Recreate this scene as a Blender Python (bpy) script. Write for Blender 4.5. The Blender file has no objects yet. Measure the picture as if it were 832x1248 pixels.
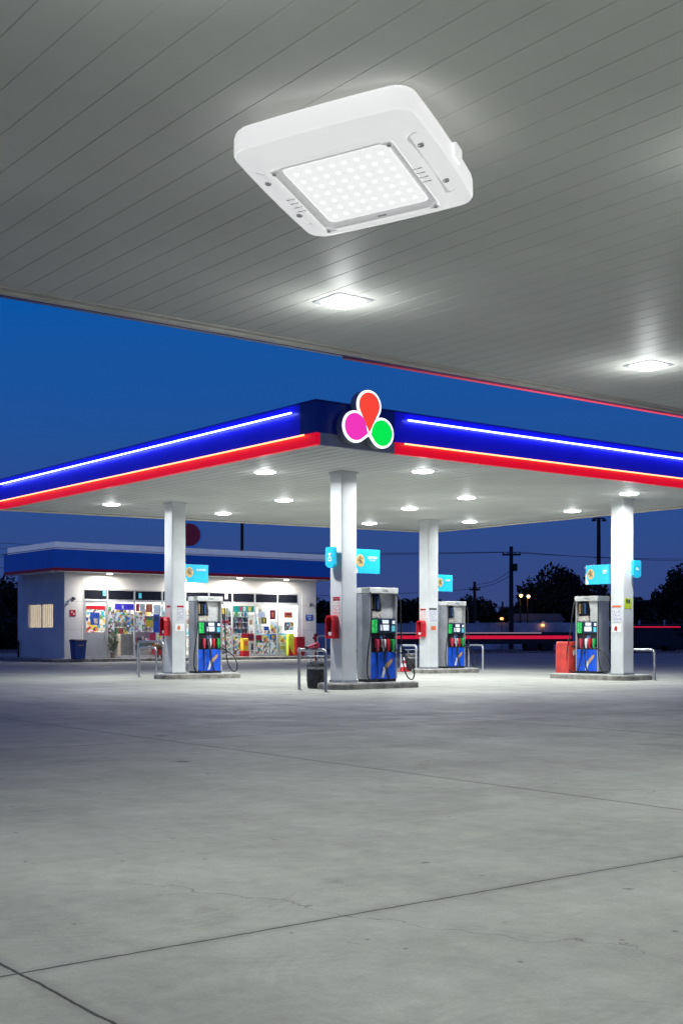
import bpy, bmesh, math, random
from mathutils import Matrix, Vector
random.seed(7)
R = math.radians
SC = bpy.context.scene
COL = SC.collection

# ------------------------------------------------------------------ frame of the station
# station axes: X runs along the front of the canopies, Y runs away towards the shop
TH = math.atan2(.613, .790)
OX, OY = 0.03, 29.3
CAMH = 1.28
FPX, CX, CY = 1502.0, 416.0, 774.0
cT, sT = math.cos(TH), math.sin(TH)

def W(X, Y, z=0.0):
    return Vector((OX + X * cT - Y * sT, OY + X * sT + Y * cT, z))

def S(x, y):
    x -= OX; y -= OY
    return (x * cT + y * sT, -x * sT + y * cT)

def ray(px, py):
    return Vector(((px - CX) / FPX, 1.0, (CY - py) / FPX))

def on_Y(px, py, Y):           # point of the plane Y = const -> (X, z)
    d = ray(px, py)
    t = (Y - S(0, 0)[1]) / (-d.x * sT + d.y * cT)
    p = d * t
    return S(p.x, p.y)[0], CAMH + p.z

def on_X(px, py, X):           # plane X = const -> (Y, z)
    d = ray(px, py)
    t = (X - S(0, 0)[0]) / (d.x * cT + d.y * sT)
    p = d * t
    return S(p.x, p.y)[1], CAMH + p.z

def on_z(px, py, z):           # horizontal plane -> (X, Y)
    d = ray(px, py)
    t = (z - CAMH) / d.z
    return S(d.x * t, d.y * t)

# ------------------------------------------------------------------ materials
MATS = {}
def mat(name, col, rough=.5, metal=0., emit=None, es=0., var=.08, scale=3., bump=0., bscale=40., spec=.5, coat=0.):
    if name in MATS: return MATS[name]
    m = bpy.data.materials.new(name); m.use_nodes = True
    nt = m.node_tree; N = nt.nodes; L = nt.links
    b = N['Principled BSDF']
    b.inputs['Roughness'].default_value = rough
    b.inputs['Metallic'].default_value = metal
    b.inputs['Specular IOR Level'].default_value = spec
    b.inputs['Coat Weight'].default_value = coat
    tc = N.new('ShaderNodeTexCoord')
    if var:
        n = N.new('ShaderNodeTexNoise'); n.inputs['Scale'].default_value = scale
        n.inputs['Detail'].default_value = 6
        L.new(tc.outputs['Object'], n.inputs['Vector'])
        r = N.new('ShaderNodeMapRange')
        r.inputs['From Min'].default_value = .3; r.inputs['From Max'].default_value = .7
        r.inputs['To Min'].default_value = 1 - var * 1.6; r.inputs['To Max'].default_value = 1 + var * .6
        L.new(n.outputs['Fac'], r.inputs['Value'])
        mx = N.new('ShaderNodeVectorMath'); mx.operation = 'SCALE'
        mx.inputs[0].default_value = col
        L.new(r.outputs['Result'], mx.inputs['Scale'])
        L.new(mx.outputs['Vector'], b.inputs['Base Color'])
        rr = N.new('ShaderNodeMapRange')
        rr.inputs['To Min'].default_value = max(.02, rough - .1); rr.inputs['To Max'].default_value = min(1, rough + .12)
        L.new(n.outputs['Fac'], rr.inputs['Value']); L.new(rr.outputs['Result'], b.inputs['Roughness'])
    else:
        b.inputs['Base Color'].default_value = (*col, 1)
    if bump:
        n2 = N.new('ShaderNodeTexNoise'); n2.inputs['Scale'].default_value = bscale; n2.inputs['Detail'].default_value = 4
        L.new(tc.outputs['Object'], n2.inputs['Vector'])
        bp = N.new('ShaderNodeBump'); bp.inputs['Strength'].default_value = bump; bp.inputs['Distance'].default_value = .01
        L.new(n2.outputs['Fac'], bp.inputs['Height']); L.new(bp.outputs['Normal'], b.inputs['Normal'])
    if emit:
        b.inputs['Emission Color'].default_value = (*emit, 1)
        b.inputs['Emission Strength'].default_value = es
        if es < 2: m.cycles.emission_sampling = 'NONE'
    MATS[name] = m
    return m

def glass(name, tint=(.9, .95, 1), refl=.07):
    m = bpy.data.materials.new(name); m.use_nodes = True
    nt = m.node_tree; N = nt.nodes; L = nt.links
    N.remove(N['Principled BSDF'])
    t = N.new('ShaderNodeBsdfTransparent'); t.inputs[0].default_value = (*tint, 1)
    g = N.new('ShaderNodeBsdfGlossy'); g.inputs['Roughness'].default_value = .03
    mx = N.new('ShaderNodeMixShader'); mx.inputs[0].default_value = refl
    L.new(t.outputs[0], mx.inputs[1]); L.new(g.outputs[0], mx.inputs[2])
    L.new(mx.outputs[0], N['Material Output'].inputs['Surface'])
    return m

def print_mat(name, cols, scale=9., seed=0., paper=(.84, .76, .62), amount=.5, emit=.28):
    """printed matter: small blocks of ink in several colours on paper"""
    m = bpy.data.materials.new(name); m.use_nodes = True
    nt = m.node_tree; N = nt.nodes; L = nt.links
    b = N['Principled BSDF']; b.inputs['Roughness'].default_value = .45
    tc = N.new('ShaderNodeTexCoord'); mp = N.new('ShaderNodeMapping')
    mp.inputs['Location'].default_value = (seed, seed * 1.7, seed * .3)
    L.new(tc.outputs['Object'], mp.inputs['Vector'])
    v = N.new('ShaderNodeTexVoronoi'); v.distance = 'CHEBYCHEV'; v.inputs['Scale'].default_value = scale
    L.new(mp.outputs[0], v.inputs['Vector'])
    sp = N.new('ShaderNodeSeparateColor'); L.new(v.outputs['Color'], sp.inputs[0])
    cr = N.new('ShaderNodeValToRGB'); cr.color_ramp.interpolation = 'CONSTANT'
    el = cr.color_ramp.elements
    allc = [paper] * max(1, round(len(cols) * (1 - amount) / max(amount, .05))) + list(cols)
    el[0].position = 0; el[0].color = (*allc[0], 1)
    el[1].position = 1. / len(allc); el[1].color = (*allc[1], 1)
    for i, c in enumerate(allc[2:], 2):
        e = el.new(i / len(allc)); e.color = (*c, 1)
    L.new(sp.outputs[0], cr.inputs[0]); L.new(cr.outputs[0], b.inputs['Base Color'])
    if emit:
        L.new(cr.outputs[0], b.inputs['Emission Color']); b.inputs['Emission Strength'].default_value = emit; m.cycles.emission_sampling = 'NONE'  # shop light coming through the paper, put in as emission
    return m

def notice_mat(name, ink=(.25, .25, .45), rows=26.):
    """a typed paper notice: rows of broken ink lines"""
    m = bpy.data.materials.new(name); m.use_nodes = True
    nt = m.node_tree; N = nt.nodes; L = nt.links
    b = N['Principled BSDF']; b.inputs['Roughness'].default_value = .6
    tc = N.new('ShaderNodeTexCoord'); mp = N.new('ShaderNodeMapping')
    mp.inputs['Scale'].default_value = (22, 22, rows); L.new(tc.outputs['Object'], mp.inputs[0])
    sx = N.new('ShaderNodeSeparateXYZ'); L.new(mp.outputs[0], sx.inputs[0])
    fr = N.new('ShaderNodeMath'); fr.operation = 'FRACT'; L.new(sx.outputs['Z'], fr.inputs[0])
    gt = N.new('ShaderNodeMath'); gt.operation = 'GREATER_THAN'; gt.inputs[1].default_value = .45; L.new(fr.outputs[0], gt.inputs[0])
    n = N.new('ShaderNodeTexNoise'); n.inputs['Scale'].default_value = 1.3; L.new(mp.outputs[0], n.inputs['Vector'])
    g2 = N.new('ShaderNodeMath'); g2.operation = 'GREATER_THAN'; g2.inputs[1].default_value = .47; L.new(n.outputs['Fac'], g2.inputs[0])
    mu = N.new('ShaderNodeMath'); mu.operation = 'MULTIPLY'; L.new(gt.outputs[0], mu.inputs[0]); L.new(g2.outputs[0], mu.inputs[1])
    mx = N.new('ShaderNodeMix'); mx.data_type = 'RGBA'
    mx.inputs['A'].default_value = (.78, .78, .78, 1); mx.inputs['B'].default_value = (*ink, 1)
    L.new(mu.outputs[0], mx.inputs['Factor']); L.new(mx.outputs['Result'], b.inputs['Base Color'])
    return m

WHITE = mat('white_paint', (.74, .76, .77), .42, var=.07, scale=1.3, bump=.05)
COLUMN = mat('column_paint', (.70, .73, .74), .35, var=.13, scale=1.1, bump=.04, spec=.4)
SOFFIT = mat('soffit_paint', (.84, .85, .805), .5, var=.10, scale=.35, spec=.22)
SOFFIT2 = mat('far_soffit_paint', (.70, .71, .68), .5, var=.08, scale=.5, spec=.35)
TRIM = mat('trim_metal', (.74, .72, .66), .35, var=.10, scale=2)
GROOVE = mat('housing_grey', (.42, .43, .44), .5, var=.04)
STEEL = mat('steel_tube', (.50, .51, .52), .32, metal=.75, var=.15, scale=8)
ALU = mat('aluminium', (.60, .62, .64), .35, metal=.35, var=.10, scale=5)
PUMPGREY = mat('pump_sheet_metal', (.45, .46, .47), .36, metal=.45, var=.16, scale=3.5, bump=.05)
PUMPWHITE = mat('pump_header', (.66, .67, .66), .4, var=.14, scale=6)
BLACK = mat('black_plastic', (.018, .019, .022), .4, var=.2, scale=9)
RUBBER = mat('rubber_hose', (.012, .012, .014), .45, var=.15)
DARKGLASS = mat('dark_glass', (.012, .013, .018), .12, var=.0, spec=.6)
BLUEP = mat('pump_blue', (.008, .11, .78), .35, var=.2, scale=5)
NAVY = mat('fascia_blue', (.012, .030, .30), .32, var=.08, scale=1)
BLUELIT = mat('fascia_blue_lit', (.012, .012, .55), .35, emit=(.004, .002, .46), es=.42, var=.08, scale=1)  # light of the blue tube on the panel put into its emission
REDLIT = mat('fascia_red_lit', (.40, .003, .012), .4, emit=(1., .0, .022), es=.58, var=.05, scale=1)  # red tube's wash put into the panel as its own glow
REDF = mat('fascia_red', (.50, .012, .03), .4, var=.08, emit=(.5, .01, .03), es=.02)  # faint emission added to brighten the red
RED = mat('red_plastic', (.55, .015, .025), .38, var=.14, scale=7)
REDBOX = mat('red_painted_steel', (.62, .055, .04), .45, var=.2, scale=4)
ORANGE = mat('orange_print', (.75, .16, .04), .5, var=.1)
YELLOW = mat('yellow_print', (.80, .55, .03), .5, var=.1)
LIME = mat('lime_print', (.62, .78, .05), .5, var=.08)
GREEN = mat('green_plastic', (.02, .42, .09), .4, var=.15)
CYAN = mat('cyan_sign', (.02, .48, .72), .35, emit=(.02, .5, .8), es=.22, var=.08, scale=4)
SIGNWHITE = mat('sign_white', (.85, .86, .86), .4, var=.03)
GOLD = mat('badge_gold', (.80, .50, .16), .45, emit=(.8, .45, .12), es=.12, var=.15, scale=12)
INK = mat('dark_ink', (.05, .06, .05), .5, var=.1)
SCREEN = mat('lit_screen', (.6, .65, .7), .3, emit=(.85, .92, 1.), es=.55, var=.1, scale=20)
CYANSCREEN = mat('lit_cyan_label', (.1, .5, .6), .3, emit=(.1, .6, .75), es=.35, var=.2, scale=14)
GREENSCREEN = mat('lit_green_label', (.03, .5, .1), .3, emit=(.03, .75, .12), es=.35, var=.35, scale=14)
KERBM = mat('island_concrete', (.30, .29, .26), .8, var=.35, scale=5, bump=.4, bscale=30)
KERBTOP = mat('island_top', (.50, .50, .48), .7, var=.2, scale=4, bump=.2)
BINDARK = mat('bin_dark', (.03, .032, .036), .6, var=.6, scale=9, bump=.3)
BINBLUE = mat('bin_blue', (.012, .06, .28), .45, var=.2)
PINK = mat('pink_red_plastic', (.62, .04, .09), .4, var=.12)
LAMP = mat('lamp_lens', (.9, .9, .9), .3, emit=(.97, .99, 1.), es=16., var=0)
LAMPSTORE = mat('store_lamp_lens', (.9, .9, .9), .3, emit=(1., .94, .82), es=8., var=0)
NEONBLUE = mat('neon_blue', (.5, .5, .9), .3, emit=(.22, .28, 1.), es=15, var=0)
NEONRED = mat('neon_red', (.9, .4, .3), .3, emit=(1., .34, .12), es=3.4, var=0)
PINKREFLECT = mat('pink_reflection', (.5, .2, .25), .3, emit=(1., .07, .14), es=.8, var=0)  # stands in for the red neon reflected along the trim
_N = PINKREFLECT.node_tree.nodes; _L = PINKREFLECT.node_tree.links
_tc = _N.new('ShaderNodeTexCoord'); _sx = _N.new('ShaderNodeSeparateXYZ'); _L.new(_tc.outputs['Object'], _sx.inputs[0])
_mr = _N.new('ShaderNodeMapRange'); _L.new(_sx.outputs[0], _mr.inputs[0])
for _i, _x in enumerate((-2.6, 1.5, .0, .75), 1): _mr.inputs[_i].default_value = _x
_L.new(_mr.outputs[0], _N['Principled BSDF'].inputs['Emission Strength'])  # glow fades along the length as the reflection would
PETALR = mat('petal_red', (.8, .1, .05), .3, emit=(.95, .055, .022), es=.95, var=0)
PETALM = mat('petal_magenta', (.8, .05, .5), .3, emit=(.88, .035, .43), es=.95, var=0)
PETALG = mat('petal_green', (.02, .7, .1), .3, emit=(.0, .80, .062), es=.95, var=0)
LOGOWHITE = mat('logo_white', (.9, .9, .9), .3, emit=(.92, .94, 1.), es=1.5, var=0)
LOGOSIDE = mat('logo_side', (.28, .30, .36), .4, var=.1)
STOREWALL = mat('store_wall', (.82, .81, .77), .6, var=.08, scale=.8, bump=.15, bscale=20)
STOREBLUE = mat('store_fascia_blue', (.015, .11, .55), .35, emit=(.004, .045, .30), es=.2, var=.08, scale=1)  # emission in place of light falling on the fascia
PARAPET = mat('store_parapet', (.85, .86, .88), .5, var=.08, emit=(.30, .35, .48), es=.35)  # emission added to lighten the parapet, which has no lamp
DOORPANEL = mat('door_panel', (.42, .44, .46), .45, var=.06)
INTWALL = mat('interior_wall', (.80, .74, .64), .6, var=.05)
SHELFM = mat('shelf_white', (.65, .64, .62), .45, var=.06)
BLIND = mat('warm_blind', (.8, .66, .45), .7, emit=(1., .74, .44), es=.55, var=.12, scale=3)  # glow of the lit room put into the blind as emission
WOODPOLE = mat('pole_wood', (.045, .04, .038), .8, var=.3, scale=4)
WIREM = mat('wire_black', (.01, .01, .012), .6, var=0)
WALLFAR = mat('far_wall_concrete', (.72, .74, .80), .8, var=.25, scale=.7, bump=.2)
FENCEM = mat('fence_steel', (.10, .12, .14), .6, var=.2)
TRUNK = mat('bark', (.03, .025, .02), .9, var=.3, scale=6)
LEAFD = mat('leaf_dark', (.022, .032, .018), .8, var=.4, scale=1.5)
LEAFM = mat('leaf_mid', (.035, .048, .022), .8, var=.4, scale=1.5)
CARBLACK = mat('vehicle_dark', (.03, .03, .04), .3, var=.15, scale=3)
TRAIL = mat('red_trail', (.7, .02, .05), .3, emit=(1., .012, .06), es=.62, var=0)  # red trail of passing tail lights, drawn as a glowing strip
TRAILW = mat('pale_trail', (.7, .5, .5), .3, emit=(.6, .42, .45), es=.45, var=0)  # fainter pale light trail, drawn the same way
WARMLAMP = mat('warm_lamp', (.9, .6, .2), .3, emit=(1., .48, .12), es=14., var=0)
CARD = mat('kraft_card', (.42, .34, .25), .8, var=.15)
FIXWHITE = mat('fixture_white_glow', (.88, .88, .88), .42, emit=(1, 1, 1), es=.56, var=.015, scale=2, spec=.4)  # white housing brightened by emission, though it is not the lamp
def lens_mat(px, py):
    m = mat('fixture_lens', (.8, .81, .82), .2, emit=(1, 1, 1), es=.7, var=0)
    N = m.node_tree.nodes; L = m.node_tree.links
    tc = N.new('ShaderNodeTexCoord'); sx = N.new('ShaderNodeSeparateXYZ'); L.new(tc.outputs['Object'], sx.inputs[0])
    out = []
    for ax, p, o in ((0, px, 0.), (1, py, .5)):
        a = N.new('ShaderNodeMath'); a.operation = 'MULTIPLY_ADD'; a.inputs[1].default_value = 1 / p; a.inputs[2].default_value = o; L.new(sx.outputs[ax], a.inputs[0])
        f = N.new('ShaderNodeMath'); f.operation = 'FRACT'; L.new(a.outputs[0], f.inputs[0])
        c = N.new('ShaderNodeMath'); c.operation = 'SUBTRACT'; c.inputs[1].default_value = .5; L.new(f.outputs[0], c.inputs[0])
        q = N.new('ShaderNodeMath'); q.operation = 'MULTIPLY'; L.new(c.outputs[0], q.inputs[0]); L.new(c.outputs[0], q.inputs[1]); out.append(q)
    d = N.new('ShaderNodeMath'); d.operation = 'ADD'; L.new(out[0].outputs[0], d.inputs[0]); L.new(out[1].outputs[0], d.inputs[1])
    r = N.new('ShaderNodeMapRange'); r.interpolation_type = 'SMOOTHSTEP'
    for i, x in enumerate((.0, .085, 1.0, .72), 1): r.inputs[i].default_value = x
    L.new(d.outputs[0], r.inputs[0]); L.new(r.outputs[0], N['Principled BSDF'].inputs['Emission Strength'])
    return m
FIXRIM = mat('fixture_rim_glow', (.88, .88, .88), .42, emit=(1, 1, 1), es=.62, var=.015, scale=2, spec=.4)  # rim glows more than the housing, shading put into emission
FIXBACK = mat('fixture_back_glow', (.85, .85, .85), .5, emit=(1, 1, 1), es=.28, var=.02)  # emission lifts the contact shadow on the ceiling
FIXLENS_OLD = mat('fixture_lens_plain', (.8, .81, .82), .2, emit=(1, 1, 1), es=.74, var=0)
FIXFRAME = mat('fixture_frame', (.62, .63, .64), .3, emit=(1, 1, 1), es=.30, var=.08, scale=14)  # frame brightened by added emission too
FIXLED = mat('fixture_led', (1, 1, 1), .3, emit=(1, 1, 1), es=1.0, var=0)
FIXGREY = mat('fixture_screw', (.42, .42, .43), .35, metal=.3, var=.1, emit=(1, 1, 1), es=.08)  # screws carry a little added emission as well
GLASS = glass('shop_glass')
NOTICE = notice_mat('notice_print')
NOTICER = notice_mat('notice_print_red', (.6, .25, .22), 30)

# ------------------------------------------------------------------ mesh builder
class MB:
    def __init__(s): s.bm = bmesh.new()
    def box(s, c, d, bev=0., rz=0., M=None, seg=2):
        mt = Matrix.Translation(c) @ Matrix.Rotation(rz, 4, 'Z')
        if M is not None: mt = M @ mt
        mt = mt @ Matrix.Diagonal((*d, 1))
        v = bmesh.ops.create_cube(s.bm, size=1, matrix=mt)['verts']
        if bev:
            e = list({e for q in v for e in q.link_edges})
            bmesh.ops.bevel(s.bm, geom=e, offset=bev, segments=seg, affect='EDGES', profile=.5)
        return s
    def span(s, a, b, bev=0.):          # box from corner a to corner b
        return s.box([(p + q) / 2 for p, q in zip(a, b)], [abs(q - p) for p, q in zip(a, b)], bev)
    def tube(s, pts, r, n=10, cap=True):
        pts = [Vector(p) for p in pts]; rings = []
        up = Vector((0, 0, 1))
        for i, p in enumerate(pts):
            t = (pts[min(i + 1, len(pts) - 1)] - pts[max(i - 1, 0)]).normalized()
            a = up.cross(t)
            if a.length < .05: a = Vector((1, 0, 0)).cross(t) if i == 0 or not rings else (rings_a - t * rings_a.dot(t))
            if rings:
                q = rings_a - t * rings_a.dot(t)
                if q.length > .01: a = q
            a.normalize(); rings_a = a
            b = t.cross(a)
            rr = r[i] if isinstance(r, (list, tuple)) else r
            rings.append([s.bm.verts.new(p + (a * math.cos(2 * math.pi * k / n) + b * math.sin(2 * math.pi * k / n)) * rr) for k in range(n)])
        for A, B in zip(rings, rings[1:]):
            for k in range(n):
                s.bm.faces.new((A[k], A[(k + 1) % n], B[(k + 1) % n], B[k]))
        if cap:
            s.bm.faces.new(rings[0][::-1]); s.bm.faces.new(rings[-1])
        return s
    def lathe(s, prof, n=24, c=(0, 0, 0)):   # profile of (radius, z)
        rings = [[s.bm.verts.new((c[0] + r * math.cos(2 * math.pi * k / n), c[1] + r * math.sin(2 * math.pi * k / n), c[2] + z)) for k in range(n)] for r, z in prof]
        for A, B in zip(rings, rings[1:]):
            for k in range(n):
                s.bm.faces.new((A[k], A[(k + 1) % n], B[(k + 1) % n], B[k]))
        s.bm.faces.new(rings[0][::-1]); s.bm.faces.new(rings[-1])
        return s
    def prism(s, poly, y0, y1, M=None):  # polygon in x,z pushed along y
        M = M or Matrix()
        A = [s.bm.verts.new(M @ Vector((x, y0, z))) for x, z in poly]
        B = [s.bm.verts.new(M @ Vector((x, y1, z))) for x, z in poly]
        n = len(poly)
        s.bm.faces.new(A); s.bm.faces.new(B[::-1])
        for k in range(n):
            s.bm.faces.new((A[k], B[k], B[(k + 1) % n], A[(k + 1) % n]))
        return s
    def slab(s, poly, z0, z1):           # polygon in x,y pushed along z
        A = [s.bm.verts.new((x, y, z0)) for x, y in poly]
        B = [s.bm.verts.new((x, y, z1)) for x, y in poly]
        n = len(poly)
        s.bm.faces.new(A[::-1]); s.bm.faces.new(B)
        for k in range(n):
            s.bm.faces.new((A[k], A[(k + 1) % n], B[(k + 1) % n], B[k]))
        return s
    def loft(s, rings, caps=(True, True)):
        rings = [[s.bm.verts.new(p) for p in r] for r in rings]
        n = len(rings[0])
        for A, B in zip(rings, rings[1:]):
            for k in range(n):
                s.bm.faces.new((A[k], A[(k + 1) % n], B[(k + 1) % n], B[k]))
        if caps[0]: s.bm.faces.new(rings[0][::-1])
        if caps[1]: s.bm.faces.new(rings[-1])
        return s
    def quad(s, a, b, c, d):
        s.bm.faces.new([s.bm.verts.new(p) for p in (a, b, c, d)]); return s
    def mesh(s, name, m, smooth=False, ang=40):
        bmesh.ops.recalc_face_normals(s.bm, faces=s.bm.faces)
        me = bpy.data.meshes.new(name)
        if smooth:
            lim = R(ang)
            for f in s.bm.faces: f.smooth = True
            for e in s.bm.edges:
                if len(e.link_faces) == 2 and e.calc_face_angle(0) > lim: e.smooth = False
        s.bm.to_mesh(me); s.bm.free()
        me.materials.append(m)
        return me
    def build(s, name, m, parent=None, smooth=False, ang=40):
        o = bpy.data.objects.new(name, s.mesh(name, m, smooth, ang))
        COL.objects.link(o)
        if parent is not None: o.parent = parent
        return o

def tag(o, label=None, cat=None, group=None, kind=None):
    if label: o['label'] = label
    if cat: o['category'] = cat
    if group: o['group'] = group
    if kind: o['kind'] = kind
    return o

def thing(name, X, Y, z=0., rot=0., label=None, cat=None, group=None, world=False):
    o = bpy.data.objects.new(name, None); COL.objects.link(o)
    o.empty_display_size = .2
    o.location = Vector((X, Y, z)) if world else W(X, Y, z)
    o.rotation_euler = (0, 0, rot if world else TH + rot)
    return tag(o, label, cat, group)

def place(o, X, Y, z=0., rot=0.):
    o.location = W(X, Y, z); o.rotation_euler = (0, 0, TH + rot); return o

def dup(o, parent=None):
    c = o.copy(); COL.objects.link(c)
    if parent is not None:
        c.parent = parent; c.matrix_parent_inverse = o.matrix_parent_inverse.copy()
    for ch in [q for q in ALLKIDS(o)]: dup(ch, c)
    return c
def ALLKIDS(o): return list(o.children)

def text(body, size, m, parent, M, name='lettering', ext=.002, bold=0.):
    cu = bpy.data.curves.new(name, 'FONT'); cu.body = body; cu.size = size; cu.extrude = ext
    cu.align_x = 'CENTER'; cu.align_y = 'CENTER'; cu.offset = bold
    t = bpy.data.objects.new(name, cu)
    me = bpy.data.meshes.new_from_object(t)
    bpy.data.objects.remove(t); bpy.data.curves.remove(cu)
    me.transform(M); me.materials.clear(); me.materials.append(m)
    o = bpy.data.objects.new(name, me); COL.objects.link(o); o.parent = parent
    return o

UP = Matrix.Rotation(R(90), 4, 'X')        # text standing up, reading along +x, facing -y

def area(name, loc, power, size, parent, col=(.97, 1, .99), spread=180):
    l = bpy.data.lights.new(name, 'AREA'); l.shape = 'DISK'; l.size = size; l.energy = power; l.color = col
    l.spread = R(spread)
    o = bpy.data.objects.new(name, l); COL.objects.link(o); o.location = loc
    if parent is not None: o.parent = parent
    return o

def rrect(hx, hy, r, n=6, z=0., bow=0.):
    """rounded rectangle outline, its sides bowed outwards by bow"""
    pts = []
    for cx, cy, a0 in ((hx - r, hy - r, 0), (-hx + r, hy - r, 90), (-hx + r, -hy + r, 180), (hx - r, -hy + r, 270)):
        for k in range(n + 1):
            a = R(a0 + 90 * k / n)
            pts.append([cx + r * math.cos(a), cy + r * math.sin(a)])
    out = []
    m = len(pts)
    for i, p in enumerate(pts):
        q = pts[(i + 1) % m]
        out.append(p)
        if i % (n + 1) == n:                        # straight side: add points
            for t in (.2, .4, .6, .8):
                out.append([p[0] + (q[0] - p[0]) * t, p[1] + (q[1] - p[1]) * t])
    res = []
    for x, y in out:
        fx = 1 + bow * (1 - (y / hy) ** 2); fy = 1 + bow * (1 - (x / hx) ** 2)
        res.append((x * fx, y * fy, z))
    return res

# ------------------------------------------------------------------ world: clear dusk sky
w = bpy.data.worlds.new('World'); SC.world = w; w.use_nodes = True
nt = w.node_tree; N = nt.nodes; Lk = nt.links
bg = N['Background']
tc = N.new('ShaderNodeTexCoord'); sx = N.new('ShaderNodeSeparateXYZ'); Lk.new(tc.outputs['Generated'], sx.inputs[0])
nz = N.new('ShaderNodeTexNoise'); nz.inputs['Scale'].default_value = 2.2; nz.inputs['Detail'].default_value = 5
mp = N.new('ShaderNodeMapping'); mp.inputs['Scale'].default_value = (1, 1, 7); Lk.new(tc.outputs['Generated'], mp.inputs[0]); Lk.new(mp.outputs[0], nz.inputs['Vector'])
ad = N.new('ShaderNodeMath'); ad.operation = 'MULTIPLY_ADD'; ad.inputs[1].default_value = .10; Lk.new(nz.outputs['Fac'], ad.inputs[0]); 
sb = N.new('ShaderNodeMath'); sb.operation = 'SUBTRACT'; sb.inputs[1].default_value = .05; Lk.new(sx.outputs['Z'], sb.inputs[0]); Lk.new(sb.outputs[0], ad.inputs[2])
cr = N.new('ShaderNodeValToRGB'); Lk.new(ad.outputs[0], cr.inputs[0])
e = cr.color_ramp.elements
e[0].position = 0.; e[0].color = (.040, .066, .20, 1)
e[1].position = 1.; e[1].color = (.055, .055, .18, 1)
for p, c in ((.03, (.036, .064, .215)), (.09, (.027, .070, .25)), (.16, (.014, .080, .31)), (.25, (.003, .090, .37)), (.5, (.05, .07, .25))):
    q = e.new(p); q.color = (*c, 1)
Lk.new(cr.outputs[0], bg.inputs['Color']); bg.inputs['Strength'].default_value = 1.0

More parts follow.
